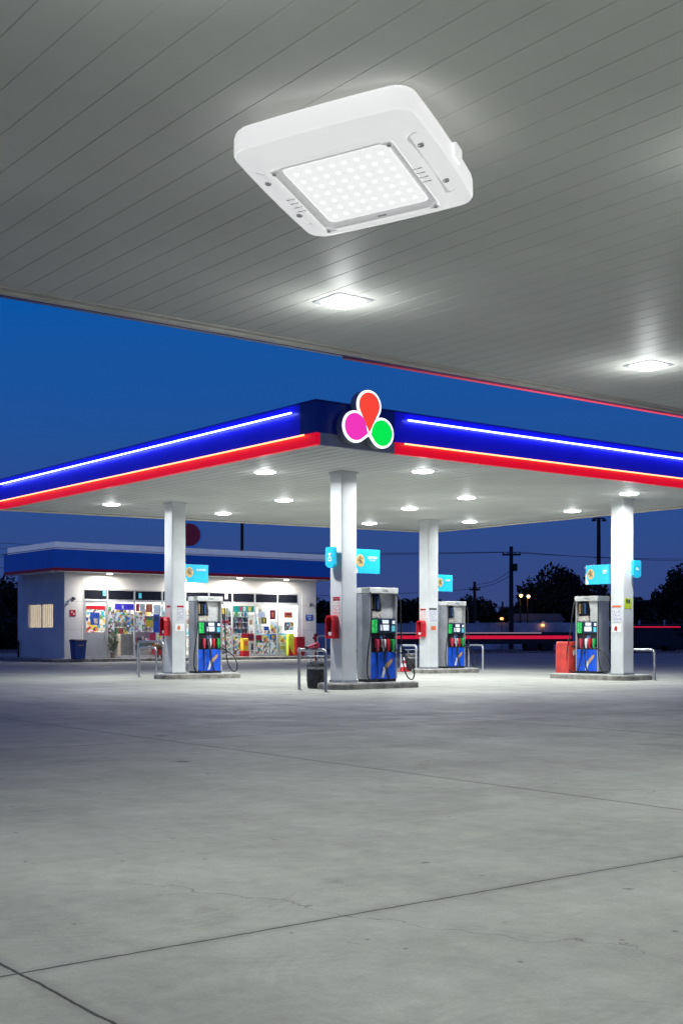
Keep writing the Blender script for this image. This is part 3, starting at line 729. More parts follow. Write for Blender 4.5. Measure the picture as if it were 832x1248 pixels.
# ------------------------------------------------------------------ fuel pumps
def make_pump():
    t = thing('fuel_pump', 0, 0, .15)
    wx, wy = .435, .24
    MB().span((-wx + .02, -wy + .02, 0), (wx - .02, wy - .02, .065)).build('base', BLACK, t)
    # shell: two cheeks, back, and floor of the display bay
    sh = MB()
    sh.span((-wx, -wy, .066), (-wx + .05, wy, 2.13), .006); sh.span((wx - .05, -wy, .066), (wx, wy, 2.13), .006)
    sh.span((-wx + .051, -.02, .066), (wx - .051, wy, 2.13), .004)
    sh.build('cabinet', PUMPGREY, t)
    hd = MB().span((-wx - .015, -wy - .03, 2.132), (wx + .015, wy + .015, 2.275), .015).build('header', PUMPWHITE, t)
    text('LNEA', .075, INK, hd, Matrix.Translation((0.03, -wy - .033, 2.20)) @ UP)
    lp = MB().span((-wx + .052, -wy + .008, .07), (wx - .052, -.022, .705), .006).build('lower_panel', BLUEP, t)
    # swoosh on the lower panel
    sw = [(-.05, .10), (.03, .10), (.07, .22), (.14, .34), (.27, .47), (.31, .56), (.24, .55), (.12, .45), (.02, .30)]
    MB().prism([(x - .02, z) for x, z in sw[:3] + sw[7:]], -wy + .003, -wy + .007).build('swoosh', SIGNWHITE, lp)
    MB().prism([(.085, .27), (.14, .345), (.27, .47), (.31, .56), (.24, .55), (.11, .45), (.055, .36)], -wy - .001, -wy + .002).build('swoosh', mat('swoosh_tan', (.62, .36, .18), .4, var=.3, scale=20), lp)
    MB().span((.0, -wy + .0, .30), (.05, -wy + .006, .36)).build('sticker', SIGNWHITE, lp)
    nz = MB().span((-wx + .052, -wy + .07, .712), (wx - .052, -.022, 1.17), .006).build('nozzle_bay', BLACK, t)
    for k, (x, m_) in enumerate(((-.20, PINK), (.0, SIGNWHITE), (.13, RED), (.29, GREEN))):
        n = MB()
        n.box((x, -wy - .0, .93), (.085, .11, .20), .02, M=Matrix.Rotation(0, 4, 'X'))
        n.box((x, -wy - .02, .80), (.05, .06, .12), .015)
        o = n.build('nozzle', m_, nz, True)
        MB().tube([(x, -wy + .02, .82), (x, -wy + .0, .76), (x + .01, -wy + .03, .735)], .016, 8).build('spout', STEEL, nz, True)
    MB().span((-.06, -wy + .055, 1.02), (.10, -wy + .068, 1.14)).build('grade_label', mat('grade_label_print', (.15, .25, .5), .4, var=.8, scale=22), nz)
    sp = MB().span((-wx + .052, -wy + .005, 1.175), (wx - .052, -.022, 1.53), .01).build('display_panel', mat('display_panel_dark', (.02, .04, .08), .3, var=.2), t)
    y_ = -wy + .002
    MB().span((-.36, y_ - .006, 1.19), (-.20, y_ + .002, 1.50)).build('green_label', GREENSCREEN, sp)
    MB().span((-.275, y_ - .009, 1.20), (-.262, y_ - .0065, 1.49)).build('label_gap', BLACK, sp)
    MB().span((-.09, y_ - .006, 1.24), (.17, y_ + .002, 1.38)).build('screen', SCREEN, sp)
    MB().span((-.05, y_ - .006, 1.41), (.16, y_ + .002, 1.495)).build('screen', SCREEN, sp)
    MB().span((.26, y_ - .006, 1.22), (.36, y_ + .002, 1.36)).build('keypad', CYANSCREEN, sp)
    MB().span((.28, y_ - .006, 1.40), (.36, y_ + .002, 1.48)).build('card_slot', SCREEN, sp)
    # upper bay: dark shelf with hose reels on one side, pale slanted panel on the other
    MB().prism([(0.02, 1.535), (wx - .052, 1.535), (wx - .052, 2.128), (-.03, 2.128), (.04, 1.85)], -wy + .12, -.021).build('bay_panel', PUMPWHITE, t)
    db = MB().span((-wx + .052, -wy + .11, 1.72), (-.05, -.023, 2.12), .004).build('reel_box', DARKGLASS, t)
    for k, x in enumerate((-.32, -.22, -.12)):
        MB().span((x - .028, -wy + .05, 1.76), (x + .028, -wy + .109, 2.06), .01).build('hose_clip', [mat('clip_tan', (.35, .26, .12), .5), BLACK, mat('clip_blue', (.03, .08, .25), .4)][k], db)
    MB().span((-wx + .054, -wy + .06, 1.536), (-.0, -.1, 1.69), .006).build('price_card', mat('price_card_print', (.66, .62, .55), .5, var=.5, scale=16), t)
    # hoses
    hb = MB()
    for hx, bx, sd in ((-.40, -.30, -1), (.46, .30, 1)):
        pts = []
        if sd < 0:
            P = [(-.43, -.26, 2.16), (-.445, -.33, 1.9), (-.50, -.38, 1.3), (-.62, -.40, .6), (-.60, -.38, .15), (-.42, -.36, .03), (-.26, -.33, .10), (-.2, -.27, .5), (-.2, -.25, .80)]
        else:
            P = [(.43, -.26, 2.10), (.49, -.30, 1.9), (.50, -.31, 1.2), (.54, -.34, .45), (.66, -.36, .12), (.86, -.32, .05), (.93, -.30, .22), (.80, -.3, .5), (.47, -.28, .72), (.30, -.26, .80)]
        Q = [P[0]] + P + [P[-1]]
        for i in range(1, len(Q) - 2):
            for k in range(8):
                u = k / 8.; a, b, c, d = (Vector(Q[i + j]) for j in (-1, 0, 1, 2))
                pts.append(.5 * ((2 * b) + (c - a) * u + (2 * a - 5 * b + 4 * c - d) * u * u + (3 * b - a - 3 * c + d) * u ** 3))
        pts.append(Vector(P[-1]))
        MB().tube(pts, .017, 8).build('hose', RUBBER, t, True)
    for P in ([(0.0, -.27, .80), (-.02, -.31, .45), (.06, -.33, .12), (.13, -.34, .05)], [(-.08, -.27, 1.5), (-.05, -.33, .9), (.04, -.34, .3), (.13, -.34, .05)]):
        pts = []
        Q = [P[0]] + P + [P[-1]]
        for i in range(1, len(Q) - 2):
            for k in range(6):
                u = k / 6.; a, b, c, d = (Vector(Q[i + j]) for j in (-1, 0, 1, 2))
                pts.append(.5 * ((2 * b) + (c - a) * u + (2 * a - 5 * b + 4 * c - d) * u * u + (3 * b - a - 3 * c + d) * u ** 3))
        pts.append(Vector(P[-1]))
        MB().tube(pts, .014, 8).build('hose', RUBBER, t, True)
    return t
pp = make_pump()
pl = [(CN[0][0] + 1.035, 0, 0, 'grey and blue fuel pump on the island beside the black bin'),
      (CN[1][0] + 1.035, CN[1][1], 0, 'grey and blue fuel pump in front of the store windows'),
      (CN[2][0] + 1.035, CN[2][1], 0, 'grey and blue fuel pump farthest back under the small cyan sign'),
      (10.21, 1.13, -90, 'grey and blue fuel pump next to the tall red cabinet')]
for i, (X, Y, r_, lab) in enumerate(pl):
    o = pp if i == 0 else dup(pp)
    place(o, X, Y, .15, R(r_)); tag(o, lab, 'fuel pump', 'fuel pumps on the islands')

# ------------------------------------------------------------------ cyan signs on the pillars
def flag_sign(label, body, wd=.80, ht=.58, flip=False):
    """panel in the local x,z plane starting at the pillar and reaching out along +x, printed on both faces"""
    t = thing('flag_sign', 0, 0, 2.75)
    MB().span((0, -.02, 0), (wd, .02, ht), .006).build('panel', CYAN, t)
    MB().span((-.03, -.027, .05), (.03, .027, .09)).build('bracket', STEEL, t)
    MB().span((-.03, -.027, ht - .09), (.03, .027, ht - .05)).build('bracket', STEEL, t)
    for sd in (-1, 1):
        k = 1 if sd < 0 else -1
        M = Matrix() if sd < 0 else Matrix.Translation((wd, 0, 0)) @ Matrix.Rotation(math.pi, 4, 'Z')
        bx = .19 if sd < 0 else wd - .19
        ex = 0 if sd < 0 else wd
        # white corner swirl near the pillar
        sg = 1 if sd < 0 else -1
        poly = [(ex + sg * .0, .005), (ex + sg * .10, .005), (ex + sg * .115, .07), (ex + sg * .07, .13), (ex + sg * .04, .20), (ex + sg * .035, .30), (ex, .33)]
        f = MB().prism(poly, -.0245, -.021, M).build('swirl', SIGNWHITE, t)
        bd = MB().prism([(bx + .125 * math.cos(2 * math.pi * a / 24), .30 + .15 * math.sin(2 * math.pi * a / 24)) for a in range(24)], -.026, -.0215, M).build('badge', GOLD, t)
        MB().prism([(bx + .095 * math.cos(2 * math.pi * a / 20), .30 + .115 * math.sin(2 * math.pi * a / 20)) for a in range(20)], -.028, -.0265, M).build('badge_face', mat('badge_face', (.62, .46, .22), .5, var=.7, scale=26), bd)
        text('S', .17, INK, bd, M @ Matrix.Translation((bx, -.030, .30)) @ UP, 'monogram')
        tx = wd * .70 if sd < 0 else wd * .30
        text(body[0], .085, SIGNWHITE, t, M @ Matrix.Translation((tx, -.024, .375)) @ UP, bold=.003)
        text(body[1], .042, SIGNWHITE, t, M @ Matrix.Translation((tx, -.024, .31)) @ UP, bold=.001)
    return tag(t, label, 'sign', 'cyan flag signs on the pillars')
hh = .225
s = flag_sign('cyan flag sign with gold badge on the pillar under the logo corner', ('KSTVIN', 'KLSTVAH')); place(s, CN[0][0] + hh, CN[0][1] - .1, 2.76)
s = flag_sign('cyan flag sign with gold badge above the pump by the store', ('KUHVIN', ''), .84, .53); place(s, CN[1][0] + hh, CN[1][1] - .1, 2.83)
s = flag_sign('small cyan flag sign with gold badge on the pillar farthest back', ('SAUE', ''), .76, .56); place(s, CN[2][0] + hh, CN[2][1] - .1, 2.76)
s = flag_sign('cyan flag sign with gold badge over the pump with the red cabinet', ('AUS', 'SALIVL'), 1.02, .56)
s.location = W(CN[3][0] - .1, CN[3][1] + hh + 1.02, 2.75); s.rotation_euler = (0, 0, TH + R(-90))

def plate_sign(label, txt, X, Y, rot, z=2.9):
    """thick shield shaped cyan plate facing local -y, held off the pillar"""
    t = thing('plate_sign', X, Y, z, rot, label, 'sign', 'cyan shield plates on the pillars')
    poly = [(-.17, .06), (-.165, .44), (-.13, .48), (.13, .48), (.165, .45), (.17, .06), (.14, .015), (.03, -.02), (-.08, .0)]
    MB().prism(poly, -.17, -.09).build('plate', CYAN, t)
    MB().span((-.05, -.088, .12), (.05, 0, .17)).build('bracket', STEEL, t)
    MB().span((-.05, -.088, .32), (.05, 0, .37)).build('bracket', STEEL, t)
    text(txt, .17, SIGNWHITE, t, Matrix.Translation((.01, -.172, .24)) @ UP @ Matrix.Rotation(R(90), 4, 'Z'), bold=.006)
plate_sign('cyan shield plate with white letters on the pillar under the logo corner', 'D4', CN[0][0] - hh, CN[0][1] + .02, R(-90), 2.88)
plate_sign('cyan shield plate on the pillar with the lime sticker', 'B', CN[3][0] + .18, CN[3][1] - hh, 0, 2.92)

# ------------------------------------------------------------------ red open boxes on the pillars
def make_redbox():
    t = thing('red_towel_box', 0, 0, 0)
    # opening faces local -y ; arched hood
    out = [(-.14, 0), (-.14, .44), (-.11, .52), (-.05, .55), (.05, .55), (.11, .52), (.14, .44), (.14, 0)]
    inn = [(-.105, .06), (-.105, .42), (-.08, .48), (-.04, .505), (.04, .505), (.08, .48), (.105, .42), (.105, .06)]
    mb = MB()
    n = len(out)
    A = [mb.bm.verts.new((x, -.20, z)) for x, z in out]; B = [mb.bm.verts.new((x, 0, z)) for x, z in out]
    C = [mb.bm.verts.new((x, -.20, z)) for x, z in inn]; D = [mb.bm.verts.new((x, -.03, z)) for x, z in inn]
    for k in range(n):
        k2 = (k + 1) % n
        mb.bm.faces.new((A[k], B[k], B[k2], A[k2])); mb.bm.faces.new((A[k], A[k2], C[k2], C[k])); mb.bm.faces.new((C[k], C[k2], D[k2], D[k]))
    mb.bm.faces.new(B)
    mb.bm.faces.new(D)
    mb.build('shell', RED, t)
    MB().tube([(-.02, -.10, .10), (-.01, -.10, .30), (.02, -.10, .45)], .028, 10).build('handset', BLACK, t, True)
    MB().span((-.07, -.16, .065), (.06, -.06, .15), .01).build('paper_roll', SIGNWHITE, t)
    return t
rb = make_redbox()
for i, (k, z, lab) in enumerate(((0, 1.20, 'red open fronted box on the pillar under the logo corner'), (1, 1.26, 'red open fronted box on the pillar closest to the store'), (2, 1.22, 'red open fronted box on the pillar farthest back'))):
    o = rb if i == 0 else dup(rb)
    place(o, CN[k][0] - hh, CN[k][1] + .02, z, R(-90)); tag(o, lab, 'wall box', 'red boxes on the pillars')

# ------------------------------------------------------------------ paper notices
def notice(face, k, p, label, m=NOTICE, head=None, mark=None):
    """face 'L' = pillar side X-, 'R' = side Y-; p = pixel box of the photo"""
    X, Y = CN[k]
    if face == 'R':
        (a, z1), (b, z0) = on_Y(p[0], p[1], Y - hh), on_Y(p[2], p[3], Y - hh); c = (a + b) / 2
        t = thing('paper_notice', c, Y - hh, z0, 0)
    else:
        (a, z1), (b, z0) = on_X(p[0], p[1], X - hh), on_X(p[2], p[3], X - hh); c = (a + b) / 2
        t = thing('paper_notice', X - hh, c, z0, R(-90))
    wd, ht = abs(b - a) / 2, abs(z1 - z0)
    MB().span((-wd, -.006, 0), (wd, -.001, ht)).build('sheet', m, t)
    if head: MB().span((-wd, -.009, ht * .88), (wd, -.0065, ht)).build('heading', head, t)
    if mark: MB().prism([(-wd * .5, ht * .2), (wd * .1, ht * .15), (wd * .15, ht * .6), (-wd * .25, ht * .75), (-wd * .5, ht * .5)], -.009, -.0065).build('emblem', mark, t)
    tag(t, label, 'notice', 'paper notices on the pillars')
notice('L', 0, (406, 729, 414, 751), 'pale typed notice above the red box, pillar under the logo corner', NOTICER)
notice('L', 0, (406, 727.5, 414, 732), 'small red framed label topping the notice, pillar under the logo corner', RED)
notice('L', 1, (203.5, 738, 208, 757), 'narrow notice with red heading by the red box near the store', NOTICER, RED)
notice('R', 1, (216, 738, 224, 757), 'typed notice on the pillar closest to the store', NOTICE, REDF)
notice('R', 1, (213.5, 760, 224.5, 769), 'white card with orange mark on the pillar closest to the store', SIGNWHITE, None, ORANGE)
notice('L', 2, (512, 742, 518.5, 757), 'notice with red heading over the red box farthest back', NOTICER, RED)
notice('R', 2, (522.5, 741, 531.5, 758.5), 'dark typed notice on the pillar farthest back', NOTICE, INK)
notice('R', 2, (525, 763, 530.5, 768), 'small orange mark below the notice on the pillar farthest back', ORANGE)
notice('L', 3, (745.5, 738, 756.5, 758), 'typed notice with red edge on the pillar with the lime sticker', NOTICE, ORANGE)
notice('L', 3, (745.5, 760, 756.5, 770.5), 'white card with red mark on the pillar with the lime sticker', SIGNWHITE, None, RED)
notice('R', 3, (760, 729, 769, 742), 'lime yellow sticker with dark print on the pillar', LIME, None, None)
_l = [o for o in bpy.data.objects if o.get('label', '').startswith('lime yellow')][0]
MB().span((-.085, -.009, .16), (-.01, -.0065, .27)).build('print', INK, _l); MB().span((.01, -.009, .15), (.08, -.0065, .26)).build('print', INK, _l)

# ------------------------------------------------------------------ steel hoops
def hoop(a, b, h, label, m=STEEL, r=.035):
    a, b = Vector(a), Vector(b); mid = (a + b) / 2
    t = thing('steel_hoop', mid.x, mid.y, 0, math.atan2(b.y - a.y, b.x - a.x), label, 'bollard hoop', 'bent steel guard hoops')
    L = (b - a).length / 2; c = .11
    pts = [(-L, 0, 0), (-L, 0, h - c)]
    for k in range(1, 7): pts.append((-L + c - c * math.cos(R(15 * k)), 0, h - c + c * math.sin(R(15 * k))))
    for k in range(0, 7): pts.append((L - c + c * math.sin(R(15 * k)), 0, h - c + c * math.cos(R(15 * k))))
    pts += [(L, 0, 0)]
    MB().tube(pts, r, 12).build('rail', m, t, True)
    for s_ in (-1, 1):
        MB().lathe([(.075, .0), (.075, .012), (.04, .02)], 16, (s_ * L, 0, 0)).build('foot_plate', m, t, True)
g0 = lambda px, py: on_z(px, py, 0.)
hoop(g0(364.5, 841), g0(396.8, 843.5), .94, 'steel hoop in front of the black bin')
hoop(g0(170, 825.5), g0(190.3, 826.3), .90, 'lower steel hoop by the pillar closest to the store')
hoop(g0(168, 822), g0(199, 824), 1.07, 'taller steel hoop behind the lower one near the store')
hoop(g0(488.5, 818.3), g0(507, 819.5), .92, 'pale steel hoop around the small bin with the striped cone', ALU)
hoop(g0(571, 815), g0(588, 816.3), .90, 'steel hoop at the end of the island farthest back', ALU)
hoop(g0(752, 827.2), g0(797, 829), .86, 'steel hoop beside the pillar with the lime sticker')
hoop(g0(386.8, 809), g0(397, 809), 1.24, 'distant pale hoop standing off the store corner', ALU)

# ------------------------------------------------------------------ bins, cone, red things
def barrel(label, X, Y, sc=1.):
    t = thing('litter_bin', X, Y, 0, 0, label, 'bin', 'dark round bins')
    t.scale = (sc,) * 3
    MB().lathe([(.185, 0), (.215, .03), (.235, .2), (.235, .42), (.215, .50), (.205, .50)], 28).build('body', BINDARK, t, True)
    lid = MB().lathe([(.225, .502), (.24, .52), (.24, .60), (.22, .64), (.17, .655)], 28).build('lid', mat('bin_lid', (.16, .165, .17), .5, var=.5, scale=12), t, True)
    MB().span((-.09, -.252, .535), (.09, -.20, .60)).build('flap', BLACK, lid)
    bag = MB().lathe([(.238, .46), (.245, .49), (.238, .515), (.226, .518)], 28).build('bag_rim', mat('bag_rim_white', (.35, .36, .36), .5, var=.5, scale=25), t, True)
    hd = MB()
    hd.tube([(-.17, 0, .63), (-.17, 0, .76)], .014, 8); hd.tube([(.15, 0, .63), (.15, 0, .76)], .014, 8)
    hd.span((-.2, -.15, .76), (.18, .15, .785), .008)
    hd.build('rain_hood', ALU, t)
X, Y = g0(385.5, 839)
barrel('black round bin behind the steel hoop beneath the pillar', X, Y)
X, Y = g0(501.5, 818)
barrel('dark bin within the pale hoop next to the striped cone', X, Y, .98)
X, Y = g0(491.5, 818.6)
t = thing('traffic_cone', X, Y, 0, 0, 'red and white striped cone beside the pale hoop', 'cone')
MB().box((0, 0, .02), (.30, .30, .04), .01).build('base', RED, t)
MB().lathe([(.13, .04), (.10, .17)], 24).build('cone', RED, t, True); MB().lathe([(.10, .172), (.073, .29)], 24).build('band', SIGNWHITE, t, True)
MB().lathe([(.073, .292), (.048, .40)], 24).build('cone', RED, t, True); MB().lathe([(.048, .402), (.025, .50), (.012, .505)], 24).build('band', SIGNWHITE, t, True)
# red tapered tube lying on the hoop
A = Vector(g0(364.5, 841)); B = Vector(g0(396.8, 843.5))
P = A + (B - A) * .52
t = thing('red_hand_tool', P.x, P.y, .975, math.atan2(B.y - A.y, B.x - A.x) , 'red tapered tool with black tip lying along the top of the hoop', 'tool')
tl = MB().tube([(-.20, 0, .032), (-.05, 0, .042), (.10, 0, .062), (.19, 0, .07), (.215, 0, .07)], [.032, .045, .058, .07, .05], 14).build('sleeve', PINK, t, True)
MB().tube([(-.30, 0, .02), (-.202, 0, .028)], [.045, .038], 12).build('tip', BLACK, t, True)
# tall red cabinet
X, Y = g0(689.5, 826)
t = thing('red_cabinet', X, Y, 0, R(0), 'tall red steel cabinet with dented side at the island end', 'cabinet')
MB().loft([rrect(.19, .26, .02, 3, 0), rrect(.19, .26, .02, 3, .95), rrect(.185, .25, .03, 3, 1.06), rrect(.165, .23, .03, 3, 1.085)], (True, True)).build('body', REDBOX, t, True, 30)
dr = MB().prism([(-.165, .05), (.165, .05), (.165, 1.02), (.02, 1.0), (-.165, 1.03)], -.278, -.262).build('door', REDBOX, t)
MB().prism([(.0, .66), (.10, .70), (.13, .80), (.04, .86), (-.02, .78)], -.283, -.279).build('emblem', SIGNWHITE, dr)
MB().prism([(-.08, .90), (.12, .92), (.13, .99), (-.06, .98)], -.283, -.279).build('label', INK, dr)
MB().tube([(.12, -.285, .45), (.13, -.30, .50), (.12, -.285, .58)], .01, 8).build('handle', STEEL, dr, True)
# red post off the store corner
X, Y = g0(384.8, 807)
t = thing('red_hydrant_post', X, Y, 0, 0, 'small red post rising beside the store corner', 'post')
MB().lathe([(.09, 0), (.09, .05), (.055, .07), (.055, 1.0), (.10, 1.02), (.11, 1.25), (.075, 1.33), (.03, 1.36)], 18).build('body', RED, t, True)
MB().tube([(-.17, 0, 1.14), (.17, 0, 1.14)], .045, 12).build('outlet', RED, t, True)

# ------------------------------------------------------------------ the store
SY = 31.6; SX0 = 7.72
SX1 = on_Y(385, 760, SY)[0]
SY1 = SY + 7.5
st = thing('store_building', SX0, SY, 0, 0, 'small white flat roofed store with blue and red fascia and lit windows', 'store')
def sp(mb, a, b, bev=0.): return mb.span((a[0] - SX0, a[1] - SY, a[2]), (b[0] - SX0, b[1] - SY, b[2]), bev)
ZW = 4.30
wx0 = on_Y(101, 760, SY)[0]; wx1 = on_Y(368, 760, SY)[0]
ztop = on_Y(101, 717, SY)[1]
PV = .15
sb_ = MB()
sp(sb_, (SX0 - 1.1, SY - 1.25, 0), (SX1 + 1.2, SY1 + .5, PV), .02)
sb_ = sb_.build('pavement', KERBM); sb_.location = W(SX0, SY); sb_.rotation_euler = (0, 0, TH); tag(sb_, kind='structure')
wt = .22
mb = MB()
sp(mb, (SX0, SY, PV), (wx0, SY + wt, ZW)); sp(mb, (wx1, SY, PV), (SX1, SY + wt, ZW)); sp(mb, (wx0 + .001, SY, ztop), (wx1 - .001, SY + wt, ZW))
mb.build('front_wall', STOREWALL, st)
# side wall with window hole
(ya, za), (yb2, zc) = on_X(65, 735, SX0), on_X(34.5, 766, SX0)
y0w, y1w, z0w, z1w = min(ya, yb2), max(ya, yb2), min(za, zc), max(za, zc)
SY1 = on_X(22, 740, SX0)[0]
mb = MB()
sp(mb, (SX0, SY + wt + .001, PV), (SX0 + wt, y0w, ZW)); sp(mb, (SX0, y1w, PV), (SX0 + wt, SY1, ZW))
sp(mb, (SX0, y0w + .001, PV), (SX0 + wt, y1w - .001, z0w)); sp(mb, (SX0, y0w + .001, z1w), (SX0 + wt, y1w - .001, ZW))
mb.build('side_wall', STOREWALL, st)
mb = MB(); sp(mb, (SX0 + wt + .001, SY1 - wt, PV), (SX1 - wt - .001, SY1, ZW)); mb.build('back_wall', INTWALL, st)
mb = MB(); sp(mb, (SX1 - wt, SY + wt + .001, PV), (SX1, SY1, ZW)); mb.build('end_wall', STOREWALL, st)
# wall panel joints
JG = mat('joint_grey', (.42, .43, .43), .7)
def joint(a, b): mb = MB(); sp(mb, a, b); mb.build('wall_joint', JG, st)
for z in (1.55, 2.9):
    joint((SX0 + .01, SY - .002, z), (wx0 - .01, SY + .004, z + .012)); joint((wx1 + .01, SY - .002, z), (SX1 - .01, SY + .004, z + .012))
    if not z0w - .1 < z < z1w + .1: joint((SX0 - .002, SY + .01, z), (SX0 + .004, SY1 - .01, z + .012))
joint((on_Y(100, 700, SY)[0], SY - .002, PV), (on_Y(100, 700, SY)[0] + .012, SY + .004, ZW - .02))
# floor, ceiling
mb = MB(); sp(mb, (SX0 + wt, SY + .05, PV + .004), (SX1 - wt, SY1 - wt, PV + .02)); mb.build('shop_floor', mat('floor_tile', (.5, .48, .44), .35, var=.1), st)
mb = MB(); sp(mb, (SX0 + wt, SY + wt, 3.75), (SX1 - wt, SY1 - wt, 3.8)); mb.build('shop_ceiling', WHITE, st)
# roof, overhang, fascia
OV = 1.0
YB = on_X(5, 690, SX0 - OV)[0]; 
mb = MB(); sp(mb, (SX0 - OV + .06, SY - OV + .06, ZW + .002), (SX1 + OV, YB, ZW + .08)); mb.build('roof_soffit', WHITE, st)
zf0, zf1 = 4.33, 5.31
def around(z0, z1, o, m, nm, t=.06):
    mb = MB(); a, b, c, d = SX0 - OV - o, SX1 + OV + o, SY - OV - o, YB + o
    sp(mb, (a, c, z0), (b, c + t, z1)); sp(mb, (a, c + t + .001, z0), (a + t, d, z1)); sp(mb, (b - t, c + t + .001, z0), (b, d, z1)); sp(mb, (a + t + .001, d - t, z0), (b - t - .001, d, z1))
    mb.build(nm, m, st)
around(zf0 - .03, zf0 + .11, .012, REDF, 'red_band')
around(zf0 + .112, zf1, 0, STOREBLUE, 'blue_fascia')
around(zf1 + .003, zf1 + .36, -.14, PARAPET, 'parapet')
mb = MB(); sp(mb, (SX0 - OV + .1, SY - OV + .1, zf1 + .05), (SX1 + OV - .1, SY1 + .2, zf1 + .09)); mb.build('roof_deck', TRIM, st)
# store soffit lights
for i, (px, lab) in enumerate(((134, 'round light under the store eave over the door'), (292, 'round light under the store eave over the teal banner window'), (349, 'round light under the store eave nearest the wall end'), (236, 'round light under the store eave behind the pillar'))):
    X = on_Y(px, 698, SY - .80)[0]
    t = thing('eave_light', X, SY - .80, ZW, 0, ['round light under the store eave over the door', 'round light under the store eave over the teal banner window', 'round light under the store eave by the end of the windows', 'round light under the store eave above the store pump'][i], 'ceiling light', 'round lights under the store eave')
    MB().lathe([(.17, .0), (.17, -.03), (.15, -.04)], 24).build('trim_ring', SIGNWHITE, t, True)
    MB().lathe([(.14, -.03), (.14, -.07), (.10, -.09)], 24).build('lens', LAMPSTORE, t, True)
    area('lamp', (0, 0, -.11), 130, .5, t, (1, .95, .86))
# interior lamps
for X, Y in ((SX0 + 2.2, SY + .62), (SX0 + 5.2, SY + .62), (SX0 + 8.4, SY + .62), (SX0 + 11.4, SY + .62), (SX0 + 3, SY + 3.4), (SX0 + 7.5, SY + 3.4), (SX0 + 12, SY + 3.4)):
    t = thing('ceiling_panel_light', X, Y, 3.75, 0, 'flat lit panel in the store ceiling', 'ceiling light', 'lit panels in the store ceiling')
    MB().span((-.6, -.3, -.04), (.6, .3, -.001)).build('diffuser', LAMPSTORE, t)
    area('lamp', (0, 0, -.06), 270, 1.0, t, (1, .93, .82))
# glazing
GY = SY + .07
def fx_(px): return on_Y(px, 760, GY)[0]
zt0, zt1 = on_Y(115, 730.3, GY)[1], ztop - .02       # transom band
zg0, zg1 = PV + .12, zt0 - .10
bays = [101.8, 131, 164, 197.5, 226, 254.5, 283, 310.5, 338, 363]
bx = [fx_(p) for p in bays]
fm = MB()
for X in bx: sp(fm, (X - .035, GY - .04, PV + .02), (X + .035, GY + .04, zt1 - .001), .004)
fr_ = fm
for a, b in zip(bx, bx[1:]):
    sp(fr_, (a + .036, GY - .05, zt0 - .10), (b - .036, GY + .05, zt0), .004)
    sp(fr_, (a + .036, GY - .04, PV + .02), (b - .036, GY + .04, PV + .12), .004)
    sp(fr_, (a + .036, GY - .04, zt1 - .05), (b - .036, GY + .04, zt1 - .001), .004)
fr_.build('window_frame', ALU, st)
for i, (a, b) in enumerate(zip(bx, bx[1:])):
    m_ = MB(); sp(m_, (a + .037, GY + .01, zt0 + .001), (b - .037, GY + .02, zt1 - .052)); m_.build('transom_pane', DARKGLASS, st)
    if i == 0: continue
    m_ = MB(); sp(m_, (a + .037, GY + .005, zg0 + .001), (b - .037, GY + .013, zg1 - .001)); m_.build('window_pane', GLASS, st)
# transom decals
for px, py, k in ((127.5, 723, 0), (171, 726, 1), (276, 727, 2)):
    X, z = on_Y(px, py, GY)
    m_ = MB(); sp(m_, (X - .08, GY + .003, z - .13), (X + .08, GY + .008, z + .13)); m_.build('decal', [CYANSCREEN, CYANSCREEN, SIGNWHITE][k], st)
# reveal beside the last pane
m_ = MB(); sp(m_, (bx[-1] + .036, GY - .05, PV + .02), (wx1 - .002, GY + .05, ztop - .004)); m_.build('reveal', WHITE, st)
# door
dx0, dx1 = bx[0] + .04, bx[1] - .04
zd = on_Y(115, 770.5, GY)[1]; zdt = zg1
d_ = MB(); sp(d_, (dx0, GY - .03, zg0 - .1), (dx1, GY + .02, zd)); 
for a, b in (((dx0, zd + .001), (dx0 + .09, zdt)), ((dx1 - .09, zd + .001), (dx1, zdt)), ((dx0 + .091, zdt - .12), (dx1 - .091, zdt))):
    sp(d_, (a[0], GY - .03, a[1]), (b[0], GY + .02, b[1]))
d_ = d_.build('door', DOORPANEL, st)
m_ = MB(); sp(m_, (dx0 + .091, GY - .01, zd + .002), (dx1 - .091, GY, zdt - .121)); m_.build('pane', GLASS, d_)
m_ = MB().tube([(dx1 - .13 - SX0, GY - .06 - SY, zd - .35), (dx1 - .13 - SX0, GY - .085 - SY, zd - .2), (dx1 - .13 - SX0, GY - .06 - SY, zd + .1)], .014, 8); m_.build('handle', STEEL, d_, True)
# side window
m_ = MB()
for yy in (y0w, (y0w + y1w) / 2, y1w): sp(m_, (SX0 + .06, yy - .035, z0w + .03), (SX0 + .12, yy + .035, z1w - .03))
sp(m_, (SX0 + .058, y0w - .03, z0w), (SX0 + .122, y1w + .03, z0w + .05)); sp(m_, (SX0 + .058, y0w - .03, z1w - .05), (SX0 + .122, y1w + .03, z1w))
sw_ = m_.build('side_window', SIGNWHITE, st)
m_ = MB(); sp(m_, (SX0 + .085, y0w, z0w + .05), (SX0 + .092, y1w, z1w - .05)); m_.build('pane', GLASS, sw_)
bl = MB(); n = 26
for k in range(n):
    yy = y0w + (y1w - y0w) * (k + .5) / n
    bl.span((SX0 + .16 + (.012 if k % 2 else 0) - SX0, yy - .05 - SY, z0w + .02), (SX0 + .175 + (.012 if k % 2 else 0) - SX0, yy + .05 - SY, z1w - .02))
bl.build('blind', BLIND, sw_)
